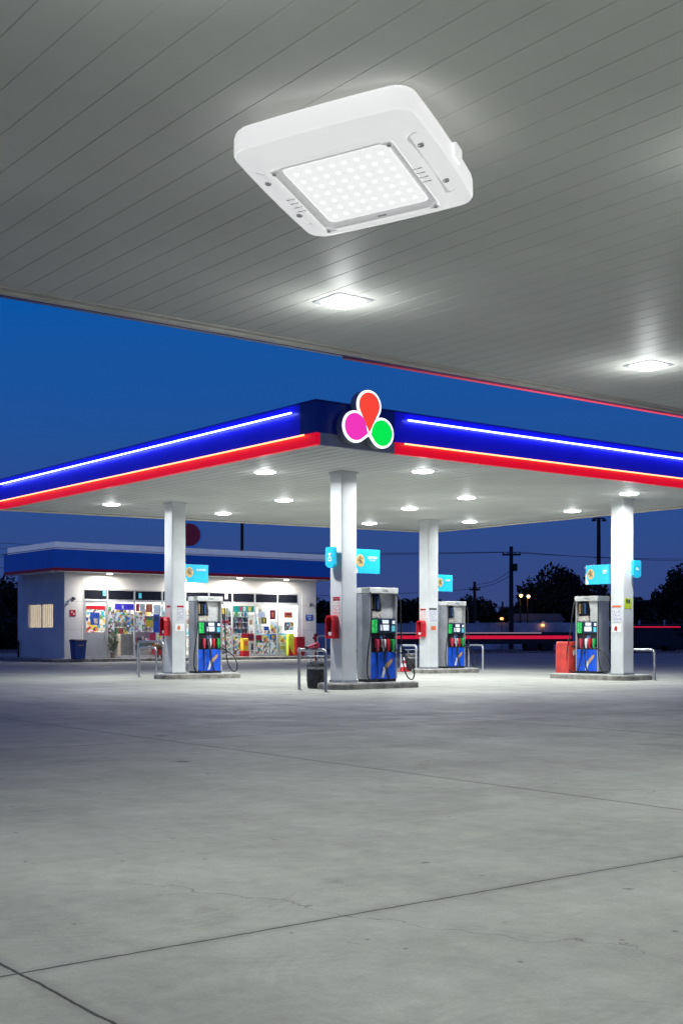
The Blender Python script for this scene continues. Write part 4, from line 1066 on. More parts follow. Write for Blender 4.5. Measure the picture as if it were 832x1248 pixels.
# small fittings on the wall
def wall_lamp(px, py, lab):
    X, z = on_Y(px, py, SY)
    t = thing('wall_lamp', X, SY, z, 0, lab, 'lamp', 'small lamps on the store wall')
    MB().span((-.05, -.03, -.1), (.05, 0, .1), .01).build('back_plate', FENCEM, t)
    MB().tube([(0, -.03, .05), (0, -.14, .07), (0, -.17, -.02)], [.03, .04, .075], 12).build('shade', FENCEM, t, True)
wall_lamp(89, 730, 'small dark wall lamp near the store door'); wall_lamp(378, 737, 'small dark wall lamp above the blue plaque')
X, z = on_Y(89, 747, SY)
t = thing('wall_plaque', X, SY, z, 0, 'small red square sign on the wall near the door', 'sign'); MB().span((-.14, -.02, -.15), (.14, 0, .15)).build('board', REDF, t)
MB().span((-.09, -.023, .0), (-.02, -.0205, .1)).build('mark', SIGNWHITE, t); MB().span((.02, -.023, -.09), (.09, -.0205, .0)).build('mark', SIGNWHITE, t)
X, z = on_Y(376.5, 752.5, SY)
t = thing('wall_plaque', X, SY, z, 0, 'blue plaque with white lettering at the wall end', 'sign'); MB().span((-.24, -.02, -.15), (.24, 0, .15)).build('board', mat('plaque_blue', (.03, .12, .55), .4), t)
text('SHEA', .14, SIGNWHITE, t, Matrix.Translation((0, -.023, .05)) @ UP); text('ALL', .1, SIGNWHITE, t, Matrix.Translation((.05, -.023, -.08)) @ UP)
# blue bin beside the door
X, Y = on_z(95.5, 803.2, PV)
t = thing('wheelie_bin', X, Y, PV, 0, 'dark blue square bin against the wall beside the door', 'bin')
MB().loft([rrect(.26, .24, .04, 3, .0), rrect(.31, .29, .04, 3, .82)], (True, True)).build('body', BINBLUE, t, True, 30)
MB().loft([rrect(.335, .31, .04, 3, .822), rrect(.335, .31, .04, 3, .88), rrect(.29, .27, .04, 3, .93)], (True, True)).build('lid', mat('bin_lid_navy', (.012, .02, .07), .5), t, True, 30)
MB().span((-.13, -.30, .62), (.15, -.285, .68)).build('label', mat('bin_label_tan', (.35, .28, .18), .5), t)
# meter at the store's rear edge
Yp, zp = on_X(23.5, 790, SX0)
t = thing('wall_tap', SX0 - .02, Yp - .15, PV, R(-90), 'dark standpipe against the shaded store wall', 'pipe')
MB().tube([(0, -.08, 0), (0, -.08, .75), (.06, -.12, .85), (.12, -.15, .80)], .05, 10).build('pipe', BINDARK, t, True)
MB().tube([(-.12, -.1, .6), (.14, -.1, .6)], .03, 8).build('valve', BINDARK, t, True)

# ------------------------------------------------------------------ goods on shelves behind the glass
pal = [(.62, .05, .05), (.75, .35, .05), (.80, .62, .08), (.12, .35, .12), (.05, .15, .45), (.10, .10, .12), (.85, .83, .78), (.75, .70, .60), (.55, .12, .25), (.25, .12, .06), (.10, .45, .50), (.80, .78, .74), (.35, .32, .30), (.7, .5, .42)]
gm = []
for i, c in enumerate(pal):
    m_ = mat('pack_%d' % i, c, .45, var=.55, scale=11)
    b_ = MB()
    if i % 3 == 0: b_.span((-.06, -.05, 0), (.06, .05, .24), .006)
    elif i % 3 == 1: b_.lathe([(.05, 0), (.055, .02), (.055, .16), (.025, .22), (.022, .27)], 10)
    else: b_.loft([rrect(.08, .05, .02, 2, 0), rrect(.085, .05, .02, 2, .10), rrect(.075, .02, .01, 2, .20)], (True, True))
    gm.append(b_.mesh('pack', m_, i % 3 == 1))
NG = 0
def shelf_unit(x0, x1, Y, zs, label, group='shelving behind the store windows', dep=.35, step=.21):
    global NG
    t = thing('display_shelf', (x0 + x1) / 2, Y, PV + .02, 0, label, 'shelf', group)
    hw = (x1 - x0) / 2
    b = MB(); zt = zs[-1] + .45
    b.span((-hw, -dep / 2, 0), (-hw + .03, dep / 2, zt)); b.span((hw - .03, -dep / 2, 0), (hw, dep / 2, zt)); b.span((-hw + .031, dep / 2 - .02, 0), (hw - .031, dep / 2, zt))
    b.build('upright', SHELFM, t)
    for z in zs: MB().span((-hw + .032, -dep / 2, z - .03), (hw - .032, dep / 2 - .021, z)).build('shelf', SHELFM, t)
    for z in zs:
        x = -hw + .15
        while x < hw - .1:
            if random.random() < .93 and NG < 290:
                o = bpy.data.objects.new('packaged_good', random.choice(gm)); COL.objects.link(o)
                o.location = W((x0 + x1) / 2 + x, Y - dep / 2 + .10, PV + .021 + z); k = random.uniform(.9, 1.45)
                o.scale = (k, 1, min(k, 1.35)); o.rotation_euler = (0, 0, TH + random.uniform(-.15, .15))
                tag(o, 'small coloured pack on the lit store shelves', 'packaged goods', 'packs on the store shelves'); NG += 1
            x += step * random.uniform(.9, 1.25)
IY = SY + .75
shelf_unit(bx[1] + .05, bx[2] - .05, IY, [1.15, 1.5, 1.85, 2.2], 'shelf of packs under the violet banner')
shelf_unit(bx[2] + .05, bx[3] - .05, IY, [.35, .75, 1.3, 1.7, 2.1], 'shelf of packs behind the orange and yellow posters')
shelf_unit(bx[3] + .05, bx[4] - .05, IY, [.35, .9, 1.5, 2.1], 'shelf of packs hidden behind the pillar by the store')
shelf_unit(bx[5] + .05, bx[6] - .05, IY, [.3, .7, 1.1, 1.5, 1.9, 2.3], 'shelf of packs next to the store pump')
shelf_unit(bx[6] + .05, bx[7] - .05, IY, [.3, 1.2, 1.5, 1.8, 2.1], 'shelf of packs below the teal banner')
shelf_unit(bx[7] + .05, bx[8] - .05, IY, [.3, .7, 1.15], 'low shelf of packs under the dark red portrait poster')
shelf_unit(bx[8] + .05, bx[9] - .4, IY, [.3, .7, 1.2], 'low shelf of packs behind the lime stand')
# wall shelves at the back of the shop
for i in range(5):
    a = SX0 + .6 + i * 2.8
    shelf_unit(a, a + 2.6, SY1 - wt - .3, [.5, 1.1, 1.7, 2.3], 'tall white shelving along the back wall of the store', 'shelving along the store back wall', step=.3)

# posters on the glass
def poster(p, label, m, head=None, patch=None, name='window_poster', cat='poster', y=GY + .03, grp='posters in the store windows'):
    (a, z1), (b, z0) = on_Y(p[0], p[1], y), on_Y(p[2], p[3], y)
    t = thing(name, (a + b) / 2, y, z0, 0, label, cat, grp)
    wd, ht = (b - a) / 2, z1 - z0
    MB().span((-wd, -.006, 0), (wd, -.001, ht)).build('sheet', m, t)
    if head: MB().span((-wd, -.010, ht * .86), (wd, -.0065, ht)).build('heading', head, t)
    if patch:
        for q, m2 in patch:
            MB().prism([(-wd + 2 * wd * q[0], ht * (1 - q[1])), (-wd + 2 * wd * q[2], ht * (1 - q[1]) - .02), (-wd + 2 * wd * q[2] - .02, ht * (1 - q[3])), (-wd + 2 * wd * q[0] + .02, ht * (1 - q[3]) + .01)], -.010, -.0065).build('picture', m2, t)
    return t
VIOLET = mat('violet_print', (.10, .06, .68), .4, emit=(.1, .05, .8), es=.15, var=.1)  # backlight of the banner put in as emission
BLUEPR = mat('blue_print', (.03, .09, .50), .45, var=.3, scale=9)
TEAL = mat('teal_print', (.01, .30, .22), .45, var=.12)
DKRED = mat('dark_red_print', (.22, .02, .03), .5, var=.5, scale=14)
OLIVE = mat('olive_print', (.22, .17, .05), .5, var=.5, scale=16)
CREAM = mat('cream_print', (.80, .72, .58), .5, var=.12, scale=8)
COLL = [print_mat('collage_%d' % i, random.sample(pal, 9), s_, i * 3.1, amount=a_) for i, (s_, a_) in enumerate(((9, .7), (10, .75), (7, .6), (9, .65), (8, .75), (10, .6)))]
poster((104.5, 738, 129, 769.5), 'white poster with blue picture on the store door glass', COLL[2], RED, [((.22, .25, .70, .75), BLUEPR), ((.4, .48, .62, .7), CREAM), ((.02, .45, .14, .6), BLUEPR), ((.75, .2, .92, .4), CYAN)], y=GY - .012)
t = poster((140, 735.8, 163, 743.5), 'violet blue banner at the top of a window', VIOLET, None, [((.36, .25, .48, .8), SIGNWHITE)])
poster((132, 744.5, 139.5, 770), 'narrow patchwork poster beside the violet banner', COLL[1]); 
poster((141, 746, 152, 758), 'patchwork flyer under the violet banner, dark pictures', COLL[3]); poster((153, 748, 163, 770), 'patchwork flyer with red food pictures under the violet banner', COLL[4])
poster((166, 736, 170, 745), 'small red flyer beside the white round flyer', RED); poster((170.5, 736, 177, 745.5), 'white flyer with cream disc between red flyers', SIGNWHITE, None, [((.2, .1, .8, .8), CREAM)])
poster((178, 736, 186, 746.5), 'orange red flyer high in the window', ORANGE, None, [((.45, .0, .55, 1), CREAM)]); poster((187, 737, 196, 748), 'white flyer at the top corner near the pillar', SIGNWHITE)
poster((177.5, 754, 186.5, 764), 'yellow square poster with green edge', YELLOW, GREEN); poster((187, 748.5, 194.5, 771), 'tall dark blue poster near the pillar', BLUEPR, None, [((.2, .1, .8, .4), INK)])
poster((166, 746.5, 176, 770), 'patchwork price poster next to the yellow square', COLL[5]); poster((183, 771.5, 190, 781), 'small pink red card low in the window', PINK)
poster((271, 741, 275.5, 748.5), 'small amber card beside the store pump', YELLOW); poster((271.5, 756, 279, 760), 'short red strip beside the store pump', RED); poster((271, 762, 282, 790), 'patchwork poster beside the store pump', COLL[0])
poster((284, 738.3, 309.5, 746), 'teal banner with three pink pictures', TEAL, None, [((.30, .1, .44, .9), PINK), ((.48, .1, .6, .9), CREAM), ((.72, .1, .86, .9), YELLOW)])
poster((284, 773, 293.5, 798), 'pink and cream poster low under the teal banner', COLL[4]); poster((294.5, 772, 309.5, 781), 'wide red sale strip low in the window', RED, None, [((.5, .2, .95, .8), DKRED)])
poster((314, 746, 323, 752), 'small white typed sheet beside the dark red portrait', NOTICE); poster((318.5, 752.3, 325, 760.3), 'olive brown square picture', OLIVE, None, [((.3, .2, .7, .8), YELLOW)])
poster((328.8, 743.5, 335.6, 755), 'dark red portrait poster', DKRED, None, [((.3, .25, .7, .75), ORANGE)]); poster((321.5, 763.5, 327.8, 768.2), 'small navy card under the olive picture', BLUEPR)
poster((312, 761, 317.5, 770), 'grey patchwork card beside the navy card', COLL[5]); poster((329, 757, 337, 770), 'pale patchwork card below the portrait', COLL[2])
poster((312, 773.3, 318.5, 780), 'red offer card in the lower row', RED, CREAM); poster((319.3, 773, 328.3, 781.5), 'pale blue and white card in the lower row', COLL[2], CYAN); poster((329, 773, 336.5, 779.5), 'blue card with yellow flower in the lower row', BLUEPR, None, [((.2, .15, .8, .85), YELLOW)])
poster((346.3, 746, 356, 753), 'orange red card high beside the wall end', ORANGE, None, [((.2, .2, .9, .5), DKRED)]); poster((346, 758, 358, 768.5), 'patchwork poster of brown and red pictures', COLL[4])
poster((340, 772, 349, 783), 'pale blue sheet beside the lime stand', COLL[2], CYAN); poster((340, 784.5, 349, 798), 'cream sheet low beside the lime stand', CREAM, None, [((.2, .2, .8, .5), YELLOW)])
poster((312, 784, 321, 798), 'cream picture card at the window foot', COLL[0]); poster((322, 784, 328, 798), 'dark patchwork card at the window foot', COLL[1]); poster((329.5, 783, 337, 798), 'grey patchwork card at the window foot', COLL[3])
# free standing things in front of / behind the glass
y_ = SY - .28
(a, z1), (b, z0) = on_Y(358.3, 776, y_), on_Y(369, 797.5, y_)
t = thing('drinks_chest', (a + b) / 2, y_, PV, 0, 'red drinks chest with white emblem standing by the window end', 'chest')
wd, ht = (b - a) / 2, z1 - PV
MB().span((-wd, -.2, .03), (wd, .2, ht - .06), .02).build('body', RED, t); MB().span((-wd - .01, -.21, ht - .058), (wd + .01, .21, ht), .015).build('lid', RED, t)
MB().prism([(-wd * .3 + .5 * wd * math.cos(a_ * .5236), ht * .3 + .16 * math.sin(a_ * .5236)) for a_ in range(12)], -.206, -.2015).build('emblem', SIGNWHITE, t)
for s_ in (-1, 1): MB().span((s_ * wd * .8 - .03, -.15, 0), (s_ * wd * .8 + .03, .15, .029)).build('foot', BLACK, t)
y_ = SY - .2
(a, z1), (b, z0) = on_Y(350, 772.5, y_), on_Y(357.5, 797, y_)
t = thing('display_stand', (a + b) / 2, y_, PV, 0, 'lime yellow display stand with red swoosh foot', 'display stand')
wd, ht = (b - a) / 2, z1 - PV
MB().loft([rrect(wd, .12, .03, 3, .02), rrect(wd, .12, .03, 3, ht * .8), rrect(wd * .8, .1, .03, 3, ht)], (True, True)).build('body', LIME, t)
MB().prism([(-wd, .02), (wd * .95, .02), (wd * .2, .18), (-wd * .3, .34), (-wd * .9, .62)], -.13, -.122).build('swoosh', RED, t)
(a, z1), (b, z0) = on_Y(294.5, 778, y_), on_Y(301.3, 799, y_)
t = thing('display_stand', (a + b) / 2, y_, PV, 0, 'amber display stand on a red base', 'display stand')
wd, ht = (b - a) / 2, z1 - PV
MB().span((-wd - .03, -.17, 0), (wd + .03, .17, .30), .02).build('base', RED, t); MB().span((-wd, -.14, .301), (wd, .14, ht), .03).build('body', YELLOW, t)
MB().span((-wd * .6, -.146, ht * .6), (wd * .6, -.141, ht * .85)).build('print', ORANGE, t)
yi = SY + .33
(a, z1), (b, z0) = on_Y(145, 772.5, yi), on_Y(163, 798, yi)
t = thing('cardboard_box', (a + b) / 2, yi, PV + .02, 0, 'large brown cardboard box inside the window under the violet banner', 'box')
MB().span((-(b - a) / 2, -.2, 0), ((b - a) / 2, .2, z1 - PV - .02), .01).build('carton', CARD, t); MB().span((-.03, -.203, .05), (.03, -.2005, z1 - PV - .1)).build('tape', mat('tape', (.55, .47, .36), .4), t)
# flower crate outside
X, Y = on_z(145, 800, PV)
t = thing('flower_crate', X, SY - .3, PV, 0, 'red crate of flowers on the pavement beside the door', 'crate')
MB().loft([rrect(.30, .16, .03, 3, .12), rrect(.36, .2, .03, 3, .42)], (True, False)).build('crate', RED, t)
for s_ in (-1, 1): MB().span((s_ * .1 - .02, -.05, 0), (s_ * .1 + .02, .05, .119)).build('leg', BLACK, t)
fl = MB(); fl2 = MB()
for k in range(420):
    c = Vector((random.gauss(0, .17), random.gauss(0, .09), .42 + abs(random.gauss(0, .13)))); v = [c + Vector((random.uniform(-.05, .05), random.uniform(-.05, .05), random.uniform(-.05, .05))) for _ in range(4)]
    (fl if k % 3 else fl2).quad(*v)
fl.build('leaves', mat('flower_leaf', (.10, .16, .06), .7, var=.4), t); fl2.build('blossom', mat('flower_red', (.6, .08, .08), .6, var=.5, scale=12), t)
(a, z) = on_Y(138, 780, SY - .18)
t = thing('potted_plant', a, SY - .2, PV, 0, 'pale bushy potted plant beside the door frame', 'plant')
MB().lathe([(.11, 0), (.15, .28), (.135, .28)], 18).build('pot', CARD, t, True)
fl = MB()
for k in range(600):
    d = Vector((random.gauss(0, 1), random.gauss(0, 1), random.gauss(0, 1))).normalized() * random.uniform(.5, 1)
    c = Vector((d.x * .27, d.y * .2, .78 + d.z * .48)); v = [c + Vector((random.uniform(-.06, .06), random.uniform(-.06, .06), random.uniform(-.06, .06))) for _ in range(4)]
    fl.quad(*v)
fl.build('foliage', mat('pale_leaf', (.32, .36, .27), .7, var=.5, scale=6), t)

# roof sign and mast behind the store
d = ray(230.5, 652) * 70; 
t = thing('roof_sign', d.x, d.y, zf1, R(8), 'dark maroon disc sign with blue rim on the store roof', 'sign', world=True)
zc = CAMH + d.z - zf1
MB().lathe([(.72, -.09), (.76, -.05), (.76, .05), (.72, .09)], 40).build('rim', mat('rim_blue', (.05, .18, .55), .4, emit=(.04, .15, .5), es=.3), t, True)  # emission added to brighten the rim of the sign
bpy.data.objects[t.children[0].name].matrix_local = Matrix.Translation((0, 0, zc)) @ Matrix.Rotation(R(90), 4, 'X')
f = MB().lathe([(.64, -.11), (.64, .11)], 40).build('face', mat('maroon', (.18, .02, .05), .4, emit=(.3, .02, .06), es=.08), t, True); f.matrix_local = Matrix.Translation((0, 0, zc)) @ Matrix.Rotation(R(90), 4, 'X')  # slight emission lifts the dark face as well
MB().span((-.12, -.1, 0), (.12, .1, zc - .6)).build('post', mat('rim_blue', (.03, .10, .35), .4), t)
d = ray(295, 670) * 71
t = thing('roof_mast', d.x, d.y, zf1, 0, 'thin dark mast with cross bar on the store roof', 'mast', world=True)
MB().tube([(0, 0, 0), (0, 0, CAMH - zf1 + (774 - 630) / 1502 * 71)], .09, 8).build('pole', WOODPOLE, t, True)
MB().span((-.5, -.05, .5), (.3, .05, .6)).build('cross_bar', WOODPOLE, t); MB().span((-.42, -.04, .601), (-.3, .04, .75)).build('insulator', WOODPOLE, t); MB().span((.15, -.04, .601), (.25, .04, .85)).build('insulator', WOODPOLE, t)

# ------------------------------------------------------------------ beyond the road: wall, fence, poles, lamps, trees
def at(px, depth, z=0.): return Vector(((px - CX) / FPX * depth, depth, z))
def zat(py, depth): return CAMH + (CY - py) / FPX * depth
x0, x1 = at(380, 101).x, at(742, 101).x
t = thing('boundary_wall', (x0 + x1) / 2, 101, 0, 0, 'long pale blue grey boundary wall across the road', 'wall', world=True)
hw = (x1 - x0) / 2
mb = MB(); n = 9
for k in range(n):
    a = -hw + 2 * hw * k / n
    mb.span((a + .14, -.06, 0), (a + 2 * hw / n - .14, .06, 2.25 + .05 * (k % 2)))
mb.build('panel', WALLFAR, t)
for k in range(n + 1): MB().span((-hw + 2 * hw * k / n - .135, -.1, 0), (-hw + 2 * hw * k / n + .135, .1, 2.42), .01).build('pier', WALLFAR, t)
# open steel fence towards the edge
x0, x1 = at(748, 99.5).x, at(900, 99.5).x
t = thing('steel_fence', (x0 + x1) / 2, 99.5, 0, 0, 'dim steel mesh fence with upright posts across the road', 'fence', world=True)
hw = (x1 - x0) / 2; mb = MB()
for z in (.25, .9, 1.5, 2.1): mb.span((-hw, -.02, z), (hw, .02, z + .06))
x = -hw
while x < hw: mb.span((x, -.012, .2), (x + .03, .012, 2.2)); x += .22
mb.build('mesh_panel', FENCEM, t)
for k in range(6): MB().span((-hw + k * 2 * hw / 5 - .06, -.06, 0), (-hw + k * 2 * hw / 5 + .06, .06, 2.5)).build('post', ALU, t)
# wall left of the store
x0, x1 = at(-60, 100).x, at(60, 100).x
t = thing('boundary_wall', (x0 + x1) / 2, 100, 0, 0, 'pale fence behind the shaded end of the store', 'wall', world=True); hw = (x1 - x0) / 2
MB().span((-hw, -.06, .7), (hw, .06, 2.55)).build('panel', mat('far_fence_blue', (.42, .46, .55), .8, var=.25), t); MB().span((-hw, -.09, 0), (hw, .09, .69)).build('footing', BINDARK, t)

def leaf_mesh(seed, hgt, rad, n, m, lobes=9, size=.34):
    rnd = random.Random(seed); mb = MB(); L = []
    for k in range(lobes):
        a = rnd.uniform(0, 6.28); r = rad * math.sqrt(rnd.random()) * .75; zz = hgt * rnd.uniform(.32, .92)
        f = math.sin(math.pi * min(1, max(.12, (zz / hgt - .18) / .85)))
        L.append((Vector((r * math.cos(a) * f, r * math.sin(a) * f, zz)), rad * rnd.uniform(.28, .5)))
    for k in range(n):
        c, rr = rnd.choice(L)
        d = Vector((rnd.gauss(0, 1), rnd.gauss(0, 1), rnd.gauss(0, .75))); d.normalize()
        p = c + d * rr * rnd.uniform(.35, 1.12) ** .6
        if p.z < hgt * .12: continue
        u = Vector((rnd.gauss(0, 1), rnd.gauss(0, 1), rnd.gauss(0, 1))).normalized(); v = u.cross(Vector((rnd.gauss(0, 1), rnd.gauss(0, 1), rnd.gauss(0, 1)))).normalized()
        s_ = size * rnd.uniform(.5, 1.2)
        mb.quad(p - u * s_, p + v * s_ * .45, p + u * s_, p - v * s_ * .45)
    return mb.mesh('crown', m), L
TREES = []
for i, (hgt, rad, m_) in enumerate(((8.5, 3.6, LEAFD), (6, 3.2, LEAFM), (5, 2.6, LEAFD))):
    me, L = leaf_mesh(30 + i, hgt, rad, [5200, 3800, 3000][i], m_, [16, 13, 11][i])
    tk = MB(); tk.tube([(0, 0, 0), (.05, 0, hgt * .25), (-.05, .05, hgt * .55), (0, 0, hgt * .8)], [.24, .19, .11, .03], 8)
    for c, rr in L[:6]: tk.tube([(0, 0, hgt * .25), ((c.x) * .5, c.y * .5, (hgt * .25 + c.z) * .5 + .2), tuple(c)], [.10, .07, .025], 6)
    TREES.append((hgt, me, tk.mesh('trunk', TRUNK, True)))
def tree(px, top, depth, kind, label, group='dark trees beyond the road', sx_=1.):
    hgt, me, tm = TREES[kind]; p = at(px, depth); k = zat(top, depth) / hgt
    t = thing('dark_tree', p.x, p.y, 0, random.uniform(0, 6), label, 'tree', group, world=True)
    t.scale = (k * sx_, k * sx_, k)
    for nm, d_ in (('crown', me), ('trunk', tm)):
        o = bpy.data.objects.new(nm, d_); COL.objects.link(o); o.parent = t
for px, top, dp, kd, lab, s_ in (
    (682, 699, 108, 0, 'tallest dark tree behind the pump with the red cabinet', 1.0), (657, 714, 112, 1, 'broad dark tree beside the tallest one', 1.2), (722, 716, 110, 1, 'dark tree behind the light mast', 1.2),
    (838, 696, 104, 0, 'tall dark tree at the picture edge beyond the steel fence', 1.0), (818, 722, 108, 1, 'dark tree leaning against the tall edge tree', 1.1), (790, 735, 110, 2, 'low dark tree just past the lime sticker pillar', 1.5),
    (765, 732, 112, 2, 'low dark tree behind the lime sticker pillar', 1.5), (620, 744, 112, 2, 'low dark tree behind the utility pole with cross arm', 1.4), (590, 736, 110, 1, 'dark tree above the hoop farthest back', 1.1),
    (570, 733, 114, 1, 'dark tree directly behind the pump farthest back', 1.2), (510, 733, 110, 1, 'dark tree between the two middle pillars', 1.2), (490, 737, 106, 2, 'dark tree just past the pump beside the bin', 1.4),
    (395, 736, 108, 1, 'dark tree beside the store wall end', 1.2), (640, 748, 106, 2, 'low dark bush under the two street lamps', 1.6), (545, 742, 108, 2, 'low dark tree behind the small cyan sign pillar', 1.5),
    (4, 713, 104, 1, 'dark tree behind the shaded end of the store', 1.1), (-14, 722, 100, 2, 'low dark tree at the outer edge past the store', 1.4)):
    tree(px, top, dp, kd, lab, sx_=s_)
# undergrowth along the fence
mb = MB(); rnd = random.Random(5)
for k in range(9000):
    p = Vector((rnd.uniform(at(740, 100.5).x, at(900, 100.5).x), 100.6 + abs(rnd.gauss(0, .5)), abs(rnd.gauss(0, .85)))); u = Vector((rnd.gauss(0, 1), rnd.gauss(0, 1), rnd.gauss(0, 1))).normalized() * .26; v = u.orthogonal() * rnd.uniform(.3, .6)
    mb.quad(p - u, p + v, p + u, p - v)
for k in range(2500):
    p = Vector((rnd.uniform(at(-60, 99.6).x, at(25, 99.6).x), 99.3 + abs(rnd.gauss(0, .25)), abs(rnd.gauss(0, .55)))); u = Vector((rnd.gauss(0, 1), rnd.gauss(0, 1), rnd.gauss(0, 1))).normalized() * .26; v = u.orthogonal() * rnd.uniform(.3, .6)
    mb.quad(p - u, p + v, p + u, p - v)
o = mb.build('undergrowth', LEAFD); tag(o, 'dark undergrowth along the fences across the road', 'undergrowth', None, 'stuff')

POLES = {}
def pole(px, top, depth, label, r=.14, arm=1.4, name='utility_pole', cat='utility pole'):
    p = at(px, depth); h = zat(top, depth)
    t = thing(name, p.x, p.y, 0, 0, label, cat, None, world=True)
    MB().tube([(0, 0, 0), (0, 0, h * .5), (0, 0, h)], [r, r * .9, r * .75], 10).build('shaft', WOODPOLE, t, True)
    if arm:
        ca = MB().span((-arm / 2, -.16, h - .75), (arm / 2, -.03 - r, h - .6)).build('cross_arm', WOODPOLE, t)
        for q in (-.46, -.2, .2, .46): MB().lathe([(.04, 0), (.05, .1), (.02, .16)], 8, (arm * q, -.1, h - .6)).build('insulator', WOODPOLE, ca, True)
    POLES[px] = (p, h)
    return t, h
t_, h_ = pole(622.5, 666, 100, 'wooden utility pole with cross arm and transformer between the trees', .20, 1.5)
MB().lathe([(.16, 0), (.18, .05), (.18, .55), (.10, .62)], 12, (.33, 0, h_ - 2.0)).build('transformer', WOODPOLE, t_, True)
pole(578, 709, 104, 'short thin utility pole right of the pump farthest back'.replace('right of', 'beside'), .16, .9)
t_, h_ = pole(729, 631, 102, 'tall dark light mast rising behind the cyan sign', .20, 0, 'light_mast', 'light mast')
MB().span((-.5, -.08, h_ - .1), (.5, .08, h_)).build('cross_arm', WOODPOLE, t_)
for s_ in (-1, 1): MB().box((s_ * .42, -.1, h_ - .22), (.34, .3, .16), .03).build('floodlight', WOODPOLE, t_)
pole(612, 733, 125, 'tiny distant utility pole behind the larger wooden one', .12, .9)
# overhead wires
def wire(a, b, sag, label):
    a, b = Vector(a), Vector(b); pts = [a.lerp(b, k / 16) - Vector((0, 0, sag * 4 * (k / 16) * (1 - k / 16))) for k in range(17)]
    o = MB().tube([q - a for q in pts], .019, 5).build('overhead_wire', WIREM, None, True); o.location = a
    tag(o, label, 'wire', 'overhead wires across the sky')
p, h = POLES[622.5]; q, h2 = POLES[578]
for k, dz in enumerate((.0, .35)):
    wire((p.x - .6 + k * 1.2, p.y - .1, h - .45), (at(1000, 120).x, 120, zat(676 + 4 * k, 120)), .5, ['upper overhead wire leaving the wooden pole over the tall tree', 'lower overhead wire leaving the wooden pole over the tall tree'][k])
    wire((p.x - .6 + k * 1.2, p.y - .1, h - .45), (at(-100, 118).x, 118, zat(655 + 8 * k, 118)), .6, ['upper overhead wire from the wooden pole across to the store roof', 'lower overhead wire from the wooden pole across to the store roof'][k])
wire((p.x, p.y, h - 1.9), (q.x, q.y, h2 - .2), .35, 'sagging wire between the wooden pole and the short pole')
wire((p.x, p.y, h - 2.3), (q.x, q.y, h2 - .5), .25, 'slack lower wire between the wooden pole and the short pole')
wire((q.x, q.y, h2 - .6), (at(300, 112).x, 112, zat(724, 112)), .3, 'low wire from the short pole towards the store')
wire((p.x, p.y, zat(728, 100)), (at(1000, 116).x, 116, zat(738, 116)), .3, 'low wire passing above the dark trees to the edge')
wire((at(-80, 96).x, 96, zat(676, 96)), (at(30, 96).x, 96, zat(679, 96)), .05, 'upper wire past the store roof corner'); wire((at(-80, 96).x, 96, zat(690, 96)), (at(30, 96).x, 96, zat(692, 96)), .05, 'lower wire past the store roof corner')
# street lamps
for px, py, lab in ((634, 726, 'brighter warm street lamp beside the wooden pole'), (643, 727, 'dimmer warm street lamp further from the wooden pole')):
    dp = 103; p = at(px, dp); h = zat(py, dp)
    t = thing('street_lamp', p.x, p.y, 0, 0, lab, 'street lamp', 'warm street lamps across the road', world=True)
    MB().tube([(0, .3, 0), (0, .3, h - .1), (0, .15, h + .15), (0, -.1, h + .2)], .05, 8).build('pole', WOODPOLE, t, True)
    MB().box((0, -.15, h + .17), (.28, .5, .12), .03).build('head', FENCEM, t)
    MB().lathe([(.05, .1), (.11, .06), (.13, 0), (.10, -.08), (.04, -.12)], 14, (0, -.2, h)).build('bulb', WARMLAMP, t, True)
    l = bpy.data.lights.new('lamp', 'POINT'); l.energy = 6; l.color = (1, .6, .25); l.shadow_soft_size = .2
    lo = bpy.data.objects.new('lamp', l); COL.objects.link(lo); lo.location = (0, -.3, h - .3); lo.parent = t
for px, py, lab in ((661, 762, 'small amber lantern on the boundary wall'), (611, 754, 'tiny amber lantern near the wooden pole')):
    p = at(px, 100.7); h = zat(py, 100.7)
    t = thing('wall_lantern', p.x, p.y, 0, 0, lab, 'lantern', 'amber lanterns by the boundary wall', world=True)
    MB().tube([(0, 0, 0), (0, 0, h - .12)], .03, 6).build('post', WOODPOLE, t, True); MB().lathe([(.1, -.1), (.16, 0), (.1, .1)], 10, (0, 0, h)).build('bulb', mat('amber_bulb', (.9, .5, .2), .4, emit=(1, .42, .12), es=2.5, var=0), t, True)
# shed roofs behind the wall
p = at(652, 106)
t = thing('low_shed', p.x, p.y, 0, 0, 'low dark shed roof showing over the boundary wall', 'shed', world=True)
MB().span((-2.2, -1, 0), (2.2, 1, 2.5)).build('wall', WALLFAR, t); MB().prism([(-2.4, 2.5), (2.4, 2.5), (1.9, 3.1), (-1.9, 3.1)], -1.2, 1.2).build('roof', mat('shed_roof', (.16, .18, .22), .8), t)

# light trails of passing cars, drawn as glowing strips on an added flatbed and van
def wheel(parent, x, y, r=.45):
    M = Matrix.Translation((x, y, r)) @ Matrix.Rotation(R(90), 4, 'X')
    o = MB().lathe([(r * .6, -.13), (r, -.11), (r, .11), (r * .6, .13)], 20).build('wheel', RUBBER, parent, True); o.matrix_local = M
    MB().lathe([(r * .55, -.14), (r * .3, -.15)], 14).build('rim', STEEL, o, True)
x0, x1 = at(478, 92).x, at(694, 92).x
t = thing('trail_flatbed', (x0 + x1) / 2, 92, 0, 0, 'long dark flatbed added to carry the red light trail on the road', 'truck', world=True); hw = (x1 - x0) / 2
MB().span((-hw, -1.1, .62), (hw, 1.1, 1.50), .03).build('bed', CARBLACK, t)
MB().span((-hw + .1, -1.13, 1.0), (hw - .1, -1.102, 1.24)).build('light_trail', TRAIL, t)
MB().span((-hw + .1, -1.13, 1.40), (hw - 2.3, -1.102, 1.475)).build('pale_trail', TRAILW, t)
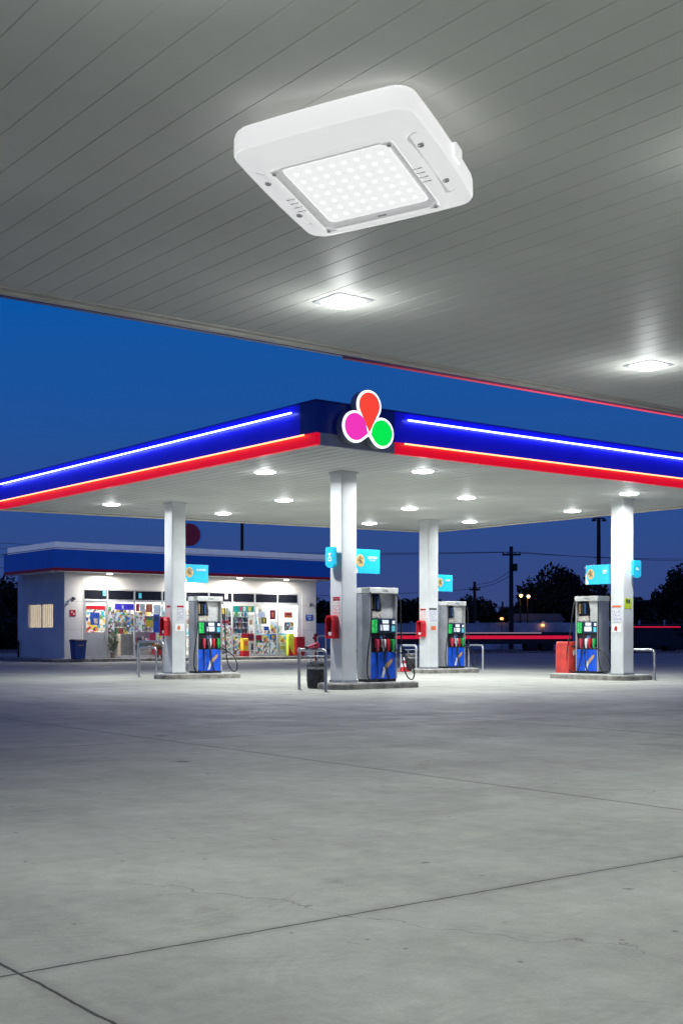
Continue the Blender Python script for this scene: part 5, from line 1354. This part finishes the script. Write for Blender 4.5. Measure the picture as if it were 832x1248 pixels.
MB().prism([(-hw - 2.1, .55), (-hw - .1, .55), (-hw - .1, 2.3), (-hw - 1.4, 2.3), (-hw - 2.0, 1.5)], -1.05, 1.05).build('cab', CARBLACK, t)
for x in (-hw - 1.3, -hw * .62, -hw * .47, hw * .55, hw * .72): wheel(t, x, -.98); wheel(t, x, .98)
x0, x1 = at(764, 93).x, at(826, 93).x
t = thing('trail_van', (x0 + x1) / 2, 93, 0, 0, 'dark van added to carry the thin red light trail on the road', 'van', world=True); hw = (x1 - x0) / 2
MB().prism([(-hw, .45), (hw, .45), (hw, 1.15), (hw - .35, 1.25), (hw - .9, 2.0), (-hw + .1, 2.05), (-hw, 1.8)], -.95, .95).build('body', CARBLACK, t)
MB().span((-hw + .1, -.975, 1.84), (hw - .1, -.952, 1.93)).build('light_trail', TRAIL, t)
MB().prism([(-hw + .4, 1.3), (hw - .6, 1.3), (hw - .95, 1.78), (-hw + .4, 1.78)], -.965, -.953).build('side_window', DARKGLASS, t)
for x in (-hw * .6, hw * .6): wheel(t, x, -.85, .36); wheel(t, x, .85, .36)

# ------------------------------------------------------------------ camera and view
cd = bpy.data.cameras.new('camera'); cam = bpy.data.objects.new('camera', cd); COL.objects.link(cam); SC.camera = cam
cam.location = (0, 0, CAMH); cam.rotation_euler = (R(90), 0, 0)
cd.sensor_fit = 'VERTICAL'; cd.sensor_height = 36; cd.lens = 36 * FPX / 1248
cd.shift_y = (CY - 624) / 1248; cd.shift_x = 0
cd.clip_end = 6000; cd.clip_start = .05
SC.view_settings.view_transform = 'Standard'; SC.view_settings.look = 'None'; SC.view_settings.exposure = 0; SC.view_settings.gamma = 1
SC.render.resolution_x, SC.render.resolution_y = 682, 1024
SC.cycles.use_denoising = True
SC.cycles.use_adaptive_sampling = True; SC.cycles.adaptive_threshold = .025
SC.cycles.caustics_reflective = False; SC.cycles.caustics_refractive = False
SC.cycles.max_bounces = 5; SC.cycles.diffuse_bounces = 3; SC.cycles.glossy_bounces = 2; SC.cycles.transparent_max_bounces = 8
SC.cycles.sample_clamp_indirect = 6
